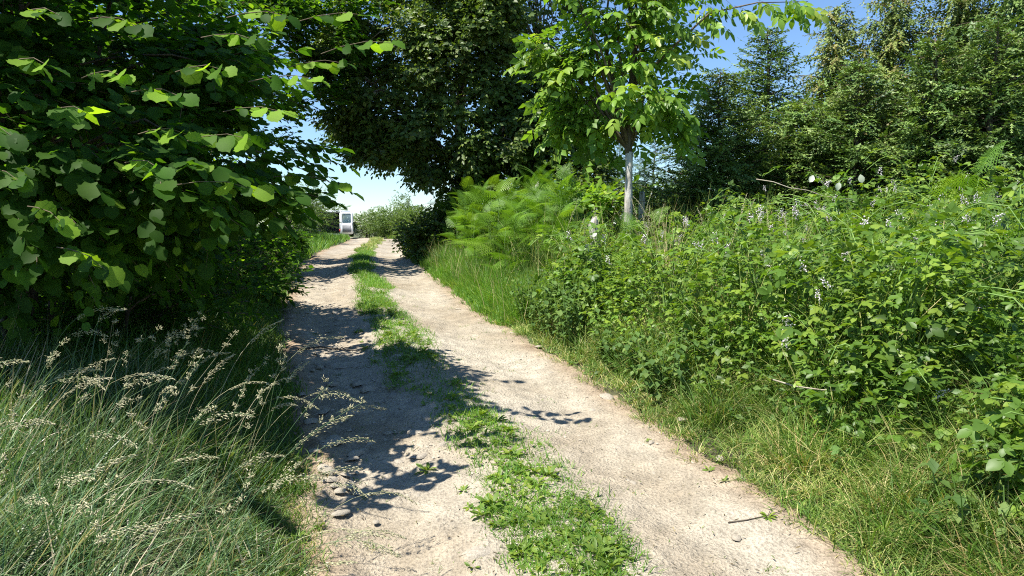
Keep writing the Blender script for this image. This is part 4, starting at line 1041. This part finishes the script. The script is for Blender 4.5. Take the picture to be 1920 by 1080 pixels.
p, s = strip(rng, 9000, 2.2, 4.6, -1.75, -1.1, 1.0, lambda y, s: sstep(0, .3, -s - 1.1)); n = len(p)
grass_patch('verge_grass', 'thin short grass at the lane edge in front of the hazel', M['grass'], p, rng.uniform(.03, .12, n), .005, 45, (.2, 1.1), (.3, 1.6), nseg=2)

# seeding grass stalks, each one a thing
spk = (np.array([(0, 0, 0), (.35, .12, 0), (.35, -.12, 0), (.35, 0, .10), (.35, 0, -.10), (1, 0, 0)], float),
       [(0, 1, 3), (0, 3, 2), (0, 2, 4), (0, 4, 1), (5, 3, 1), (5, 2, 3), (5, 4, 2), (5, 1, 4)])
def stalk_thing(base, L, az, lean, curl, seed, kind, group, label):
    rng = np.random.default_rng(seed); root = empty('seeding_grass', base, label, 'grass stalk', group)
    D = np.array([math.cos(az), math.sin(az), 0]); n = 14; p = np.array(base, float) - [0, 0, .03]; P = [p]
    for s in range(n - 1):
        t = s / (n - 1); th = lean + curl * t ** 3.2
        p = p + (D * math.sin(th) + np.array([0, 0, math.cos(th)])) * L / (n - 1); P.append(p)
    P = np.array(P)
    mb = MB(); mb.tube(P, np.linspace(.0017, .0008, n), 3, rng.random(), False); mb.build('stem', M['seed'] if kind == 2 else M['grass_g'], root)
    T = nrm(np.gradient(P, axis=0)); mb = MB()
    f0 = .70 if kind != 1 else .82
    if kind == 1:      # tufted head: a few dense clumps
        SP, SD = [], []
        for c in np.linspace(f0, 1, 5):
            q = np.array([np.interp(c * (n - 1), np.arange(n), P[:, a]) for a in range(3)]) + rng.normal(0, .012, 3)
            for j in range(16): SP.append(q + rng.normal(0, .006, 3)); SD.append(nrm(T[-1] * .6 + rng.standard_normal(3)))
        SP, SD = np.array(SP), np.array(SD); ln = rng.uniform(.012, .02, len(SP))
    else:              # drooping panicle: spikelets along fine branches
        m = 110 if kind == 0 else 70; c = np.linspace(f0 + .06, 1, m); q = np.stack([np.interp(c * (n - 1), np.arange(n), P[:, a]) for a in range(3)], -1)
        tq = np.stack([np.interp(c * (n - 1), np.arange(n), T[:, a]) for a in range(3)], -1)
        sw = (.009 if kind == 0 else .005) * np.sin(np.linspace(.5, 3.0, m))[:, None]
        off = rng.standard_normal((m, 3)) * sw; off[:, 2] -= np.abs(sw[:, 0]) * .6
        SP = q + off; SD = nrm(tq + off * 14 + [0, 0, -.3] + rng.standard_normal((m, 3)) * .12); ln = rng.uniform(.010, .020, m)
    mb.scatter(spk, SP, SD, nrm(rng.standard_normal((len(SP), 3))), ln, rng.random(len(SP)))
    mb.build('seed_head', M['seed'], root)
rng = np.random.default_rng(123)
kinds = [('drooping', 'arching grass stalk with a loose drooping seed panicle beside the hazel'), ('tufted', 'grass stalk with a dense tufted pale seed head beside the hazel'), ('narrow', 'thin straw coloured grass stalk with a narrow spike beside the hazel')]
k = 0
while k < 90:
    y = rng.uniform(1.9, 4.4); x = rng.uniform(-3.0, -.95)
    if x > xc(y) - 1.5 or x < -.75 * y - .5 or math.hypot(x, y) < 2.1: continue
    kind = [0, 0, 1, 2, 1][k % 5]
    L = rng.uniform(.75, 1.15); b = gp(x, y)
    stalk_thing(b, L, rng.normal(-.05, .45) if kind != 1 else rng.normal(.3, 1.2), rng.uniform(.25, .85), rng.uniform(.9, 1.9) if kind != 1 else rng.uniform(0, .5), 700 + k, kind, kinds[kind][0] + ' seeding grass stalks', kinds[kind][1]); k += 1
for k in range(22):   # paler stalks rising out of the hedge bank
    y = rng.uniform(6.5, 10); s = rng.uniform(2.0, 3.6); b = gp(float(xc(y)) + s, y)
    stalk_thing(b, rng.uniform(.9, 1.25), rng.random() * 6.28, rng.uniform(.02, .2), rng.uniform(0, .8), 900 + k, 2, 'seeding stalks in the hedge', 'straw coloured grass stalk rising out of the bramble hedge')
# dry tuft
b = gp(*at(1245, 560, 8.0)[:2]); rng = np.random.default_rng(8); mb = MB(); n = 60
pb_ = b + np.stack([rng.normal(0, .06, n), rng.normal(0, .05, n), 0 * rng.random(n)], -1)
blades(mb, pb_, rng.uniform(.7, 1.15, n), .008, rng.random(n) * 6.28, rng.uniform(.02, .2, n), rng.uniform(.1, .7, n), rng.random(n), 4)
tag(mb.build('dry_grass_tuft', M['straw']), 'upright tuft of dry straw coloured grass in the hedge', 'grass tuft')

# broad leaved weeds on the lane, each one a thing
ros = []
for q in range(4):
    r_ = np.random.default_rng(q + 50); m_ = MB(); nl = 9 + q
    a = np.arange(nl) * 2.4; el = r_.uniform(.15, 1.0, nl)
    m_.scatter(T_PLANT, np.zeros((nl, 3)), np.stack([np.cos(a) * np.cos(el), np.sin(a) * np.cos(el), np.sin(el)], -1), np.tile([0, 0, 1.], (nl, 1)) + r_.standard_normal((nl, 3)) * .2, r_.uniform(.7, 1.1, nl), r_.random(nl))
    ros.append(m_.mesh('broadleaf_weed', M['plantain'], True))
rng = np.random.default_rng(60); k = 0
while k < 130:
    y = 2.9 + 6.5 * rng.random() ** 1.3; s = rng.normal(0, .2)
    if k % 6 == 0: s = rng.uniform(-.55, .1)
    if d_mid(np.array([y]), np.array([s]))[0] < .35 and k % 6: continue
    o = place('broadleaf_weed', ros[rng.integers(4)], None, gp(float(xc(y)) + s, y, .008), scale=rng.uniform(.035, .085))
    o.rotation_euler[2] = rng.random() * 6.28
    tag(o, 'broad leaved weed on the middle strip ' + ('in full sun below the hazel shadow' if y < 4.6 else 'in the hazel shadow' if y < 7 else 'beyond the hazel shadow'), 'weed', 'broad leaved weeds on the lane'); k += 1
for k, (px, py) in enumerate([(1330, 885), (1360, 905), (1215, 830), (1620, 1010), (1560, 1005), (880, 955), (925, 990), (870, 925), (975, 1050), (890, 1055), (1440, 975), (600, 990), (560, 1010), (1700, 1045)]):
    o = place('broadleaf_weed', ros[k % 4], None, ground_hit(px, py) + [0, 0, .006], scale=rng.uniform(.025, .05)); o.rotation_euler[2] = k
    tag(o, 'small weed rosette growing alone on the bare dirt', 'weed', 'lone weeds on the bare dirt')

# matted small leaves between the rosettes, and litter on the dirt
rng = np.random.default_rng(66); mb = MB()
y = 2.6 + 9 * rng.random(15000) ** 1.4; s_ = rng.uniform(-.6, .6, 15000)
k = (d_mid(y, s_) > .25 + .5 * rng.random(15000)) & (fbm(y * 3 + 9, s_ * 5, 2) > -.05); y, s_ = y[k], s_[k]; n = len(y); x = xc(y) + s_; a = rng.random(n) * 6.28
mb.scatter(T_OAK3, np.stack([x, y, ground_z(x, y) + rng.uniform(.008, .03, n)], -1), np.stack([np.cos(a), np.sin(a), rng.uniform(-.1, .7, n)], -1), np.array([0, 0, 1.]) + rng.standard_normal((n, 3)) * .4, rng.uniform(.015, .05, n), rng.random(n))
tag(mb.build('lane_weeds', M['plantain'], None), 'low matted weeds along the middle strip of the lane', 'weeds', kind='stuff')
mb = MB(); n = 2600
y = 2.6 + 14 * rng.random(n) ** 1.5; s_ = rng.uniform(-1.25, 1.25, n); k = fbm(y * 1.3, s_ * 1.6 + 3, 3) + .12 * (np.abs(s_) > .9) > -.03; y, s_ = y[k], s_[k]; n = len(y)
x = xc(y) + s_; a = rng.random(n) * 6.28
mb.scatter(T_NARROW, np.stack([x, y, ground_z(x, y) + .022], -1), np.stack([np.cos(a), np.sin(a), rng.normal(0, .15, n)], -1), np.array([0, 0, 1.]) + rng.standard_normal((n, 3)) * .35, rng.uniform(.008, .032, n), rng.random(n))
M['litter'] = leaf_mat('dead_leaf_litter', [(0, G(.06, .045, .025)), (.5, G(.13, .10, .05)), (.75, G(.09, .13, .04)), (1, G(.28, .22, .12))], .8, .1, (1, 1, 1))
tag(mb.build('leaf_litter', M['litter'], lane), kind='stuff')
# mixed small weeds of the right verge and hedge foot
mb = MB(); n = 9000
y = 2.5 + 8 * rng.random(n) ** 1.3; s_ = rng.uniform(1.3, 3.0, n); k = fbm(y * 1.4 + 2, s_ * 1.7, 3) > .0; y, s_ = y[k], s_[k]; n = len(y); x = xc(y) + s_; a = rng.random(n) * 6.28
mb.scatter(T_OAK3, np.stack([x, y, ground_z(x, y) + rng.uniform(.02, .32, n) * sstep(1.2, 1.9, s_)], -1), np.stack([np.cos(a), np.sin(a), rng.uniform(-.3, .5, n)], -1), np.array([0, 0, 1.]) + rng.standard_normal((n, 3)) * .4, rng.uniform(.025, .075, n), rng.random(n))
tag(mb.build('verge_weeds', M['weed'], None), 'small mixed leafy weeds in the grass below the brambles', 'weeds', kind='stuff')

# sticks
def stick(label, pts, r):
    P = np.array([ground_hit(*q) + [0, 0, .012 + r] for q in pts]); mb = MB()
    mb.tube(P, np.linspace(r, r * .4, len(P)), 6); m = P[len(P) // 2]
    mb.tube([m, m + [.03, .05, .012], m + [.08, .09, .006]], [r * .6, r * .4, r * .2], 5)
    tag(mb.build('fallen_stick', M['bark'], None, True), label, 'stick')
stick('thin fallen stick at the edge of the right wheel track', [(1365, 987), (1400, 981), (1440, 972), (1475, 960)], .004)
stick('dark stick lying across the shaded wheel track', [(560, 660), (600, 655), (640, 660), (670, 662)], .012)

# ------------------------------------------------------------------ fence posts
def post(px, py_top, y, r, label, tilt):
    t = at(px, py_top, y); b = gp(t[0], y); root = empty('fence_post', b, label, 'post', 'old fence posts in the hedge')
    H = t[2] - b[2]; mb = MB()
    zs = np.array([-.2, H * .4, H * .75, H - .04, H]); mb.tube(b + np.stack([tilt * zs / H, 0 * zs, zs], -1), [r * 1.05, r, r, r * .97, r * .75], 9)
    rg_ = np.random.default_rng(int(px)); v_ = mb.V[0]; c_ = b + np.stack([tilt * (v_[:, 2] - b[2]) / H, 0 * v_[:, 2], v_[:, 2] - b[2]], -1)
    v_[:, :2] = c_[:, :2] + (v_ - c_)[:, :2] * rg_.uniform(.72, 1.18, (len(v_), 1)); v_[-18:, 2] += rg_.normal(0, .025, 18) + (v_[-18:, 0] - b[0]) * .7
    mb.build('shaft', M['post'], root, False)
    mb = MB(); q = b + np.array([tilt * .86, -r, H * .86]); mb.tube([q + [-.05 - r, .01, 0], q + [0, -.004, 0], q + [r + .05, .01, 0]], .003, 5); mb.build('wire', solid_wire, root)
solid_wire = solid_mat('rusty_wire', (.16, .11, .08), (.24, .2, .17), 20, .6, metal=.6)
post(1203, 360, 11.6, .045, 'grey weathered fence post right beside the whitewashed walnut', .01)
post(1009, 345, 14.2, .045, 'grey weathered fence post above the bracken', -.02)
post(1124, 402, 9.6, .065, 'thick pale fence post top leaning among the grass', -.08)

# ------------------------------------------------------------------ parked van with open rear door
M['van'] = solid_mat('white_van_paint', (.74, .75, .76), (.80, .80, .80), 2, .3, spec=.5)
M['van_in'] = solid_mat('grey_door_lining', (.16, .165, .175), (.22, .225, .23), 6, .7)
M['rubber'] = solid_mat('black_rubber', (.02, .02, .02), (.035, .035, .035), 10, .8)
M['red'] = solid_mat('red_lamp_glass', (.35, .02, .02), (.45, .03, .03), 10, .3)
M['dark'] = solid_mat('dark_van_interior', (.05, .05, .055), (.09, .09, .09), 6, .8)
M['steel'] = solid_mat('steel_rim', (.35, .35, .36), (.5, .5, .5), 10, .4, metal=.8)
M['plate'] = solid_mat('yellow_number_plate', (.62, .48, .10), (.66, .52, .12), 10, .5)
gm, nt, nd, lk = new_mat('van_glass'); out = nd.new('ShaderNodeOutputMaterial'); pbx = nd.new('ShaderNodeBsdfPrincipled')
pbx.inputs['Base Color'].default_value = (.55, .65, .6, 1); pbx.inputs['Roughness'].default_value = .03; pbx.inputs['Transmission Weight'].default_value = .9; pbx.inputs['IOR'].default_value = 1.1
lk.new(pbx.outputs[0], out.inputs[0]); M['glass'] = gm
vy = 40.0
vx = at(639, 430, vy)[0]              # hinge side of the open door
vb = at(612, 446, vy); vz = float(ground_z(vx - .8, vy))
van = empty('parked_van', (vx - .85, vy, vz), 'white van parked beyond the crest with its rear door swung open', 'van')
VW, VL, VH = 1.7, 4.2, 1.85
z0 = at(640, 439, vy)[2]; z1 = at(640, 398, vy)[2]
def prism(mb, prof, axis_x0, axis_x1):
    n = len(prof); V = [(axis_x0, a, b) for a, b in prof] + [(axis_x1, a, b) for a, b in prof]
    mb.add(V, [tuple(range(n))[::-1], tuple(range(n, 2 * n))] + [(k, (k + 1) % n, n + (k + 1) % n, n + k) for k in range(n)])
bx0, bx1 = vx - VW, vx
side = [(vy + .04, z0 - .05), (vy + .0, z0 + .6), (vy + .06, z1 + .04), (vy + .2, z1 + .10), (vy + 2.4, z1 + .1), (vy + 3.1, z0 + .62), (vy + 4.1, z0 + .5), (vy + 4.2, z0 - .05)]
mb = MB()
for xa, xb in ((bx0, bx0 + .06), (bx1 - .06, bx1)): prism(mb, side, xa, xb)
mb.box(((bx0 + bx1) / 2, vy + 1.3, z1 + .085), ((VW - .12) / 2 - .002, 1.15, .02)); mb.box(((bx0 + bx1) / 2, vy + 2.1, z0 - .02), ((VW - .12) / 2 - .002, 2.0, .03))
mb.box(((bx0 + bx1) / 2, vy + .09, z1 + .03), ((VW - .12) / 2 - .003, .05, .035))
prism(mb, [(vy + 2.45, z1 + .06), (vy + 3.1, z0 + .60), (vy + 4.08, z0 + .48), (vy + 4.18, z0 - .04), (vy + 2.6, z0)], bx0 + .063, bx1 - .063)
mb.build('body', M['van'], van)
mb = MB(); mb.box(((bx0 + bx1) / 2, vy + 2.2, (z0 + z1) / 2), ((VW - .14) / 2, .02, (z1 - z0) / 2 - .03)); mb.build('bulkhead', M['dark'], van)
mb = MB(); mb.box(((bx0 + bx1) / 2, vy - .06, z0 - .12), (VW / 2, .07, .09)); mb.build('bumper', M['rubber'], van)
mb = MB(); mb.box((bx1 - .62, vy - .138, z0 - .10), (.26, .004, .05)); mb.build('number_plate', M['plate'], van)
for xx in (bx0 + .05, bx1 - .05):
    mb = MB(); mb.box((xx, vy + .02, z0 + .2), (.03, .03, .07)); mb.build('tail_light', M['red'], van)
for yy in (vy + .75, vy + 3.3):
    for xx in (bx0 + .12, bx1 - .12):
        a = np.linspace(0, 6.283, 21)[:-1]
        mb = MB(); wz = vz + .30; mb.tube([(xx - .09, yy, wz), (xx - .07, yy, wz), (xx + .07, yy, wz), (xx + .09, yy, wz)], [.25, .3, .3, .25], 20); w = mb.build('wheel', M['rubber'], van, True)
        mb = MB(); mb.tube([(xx - .097, yy, wz), (xx + .097, yy, wz)], .17, 16); mb.build('rim', M['steel'], w)
def van_door(xh, sgn, ang, name='rear_door'):
    """door panel hinged at xh, opened by ang; built as a frame with a window opening"""
    W, H = .68, z1 - z0; th = .025
    ca, sa = math.cos(ang), math.sin(ang)
    Rm = np.array([[ca * sgn, sa, 0], [-sa * sgn, ca, 0], [0, 0, 1]]) if sgn > 0 else np.array([[-ca, -sa, 0], [-sa, ca, 0], [0, 0, 1]])
    o = np.array([xh, vy - .03, z0])
    def outline(x0, x1, a, b, r, n=4):
        pts = []
        for cx, cz, s in ((x1 - r, b - r, 0), (x0 + r, b - r, 1), (x0 + r, a + r, 2), (x1 - r, a + r, 3)):
            for k in range(n): t = (s + k / (n - 1)) * math.pi / 2; pts.append((cx + r * math.cos(t), cz + r * math.sin(t)))
        return np.array(pts)
    O = outline(0, W, 0, H, .09); I1 = outline(.1, W - .1, H * .50, H - .10, .06)
    m = len(O); mb = MB(); V = []
    for yv in (-th, th):
        V += [(p[0], yv, p[1]) for p in O] + [(p[0], yv, p[1]) for p in I1]
    F = []
    for s in range(2):
        b = s * 2 * m
        for k in range(m):
            k2 = (k + 1) % m; q = (b + k, b + k2, b + m + k2, b + m + k); F.append(q if s else q[::-1])
    for k in range(m):
        k2 = (k + 1) % m; F.append((k, k2, 2 * m + k2, 2 * m + k)); F.append((m + k2, m + k, 3 * m + k, 3 * m + k2))
    d = mb.add(np.array(V) @ Rm.T + o, F).build(name, M['van'], van)
    mb = MB(); P = outline(.1, W - .1, H * .08, H * .42, .04)
    mb.add(np.array([(p[0], -th - .004, p[1]) for p in P] + [(p[0], th + .004, p[1]) for p in P]) @ Rm.T + o, [tuple(range(m)), tuple(range(m, 2 * m))[::-1]] + [(k, m + k, m + (k + 1) % m, (k + 1) % m) for k in range(m)]).build('lining', M['van_in'], d)
    mb = MB(); mb.add(np.array([(p[0], -.004, p[1]) for p in I1 * .998 + .0005] + [(p[0], .004, p[1]) for p in I1]) @ Rm.T + o, [tuple(range(m)), tuple(range(m, 2 * m))[::-1]] + [(k, m + k, m + (k + 1) % m, (k + 1) % m) for k in range(m)]).build('window', M['glass'], d)
    mb = MB(); mb.box(np.array([W - .05, -th - .015, H * .46]) @ Rm.T + o, (.015, .015, .05)); mb.build('handle', M['rubber'], d)
van_door(bx1 + .01, 1, .10)
van_door(bx0 - .01, -1, .35)
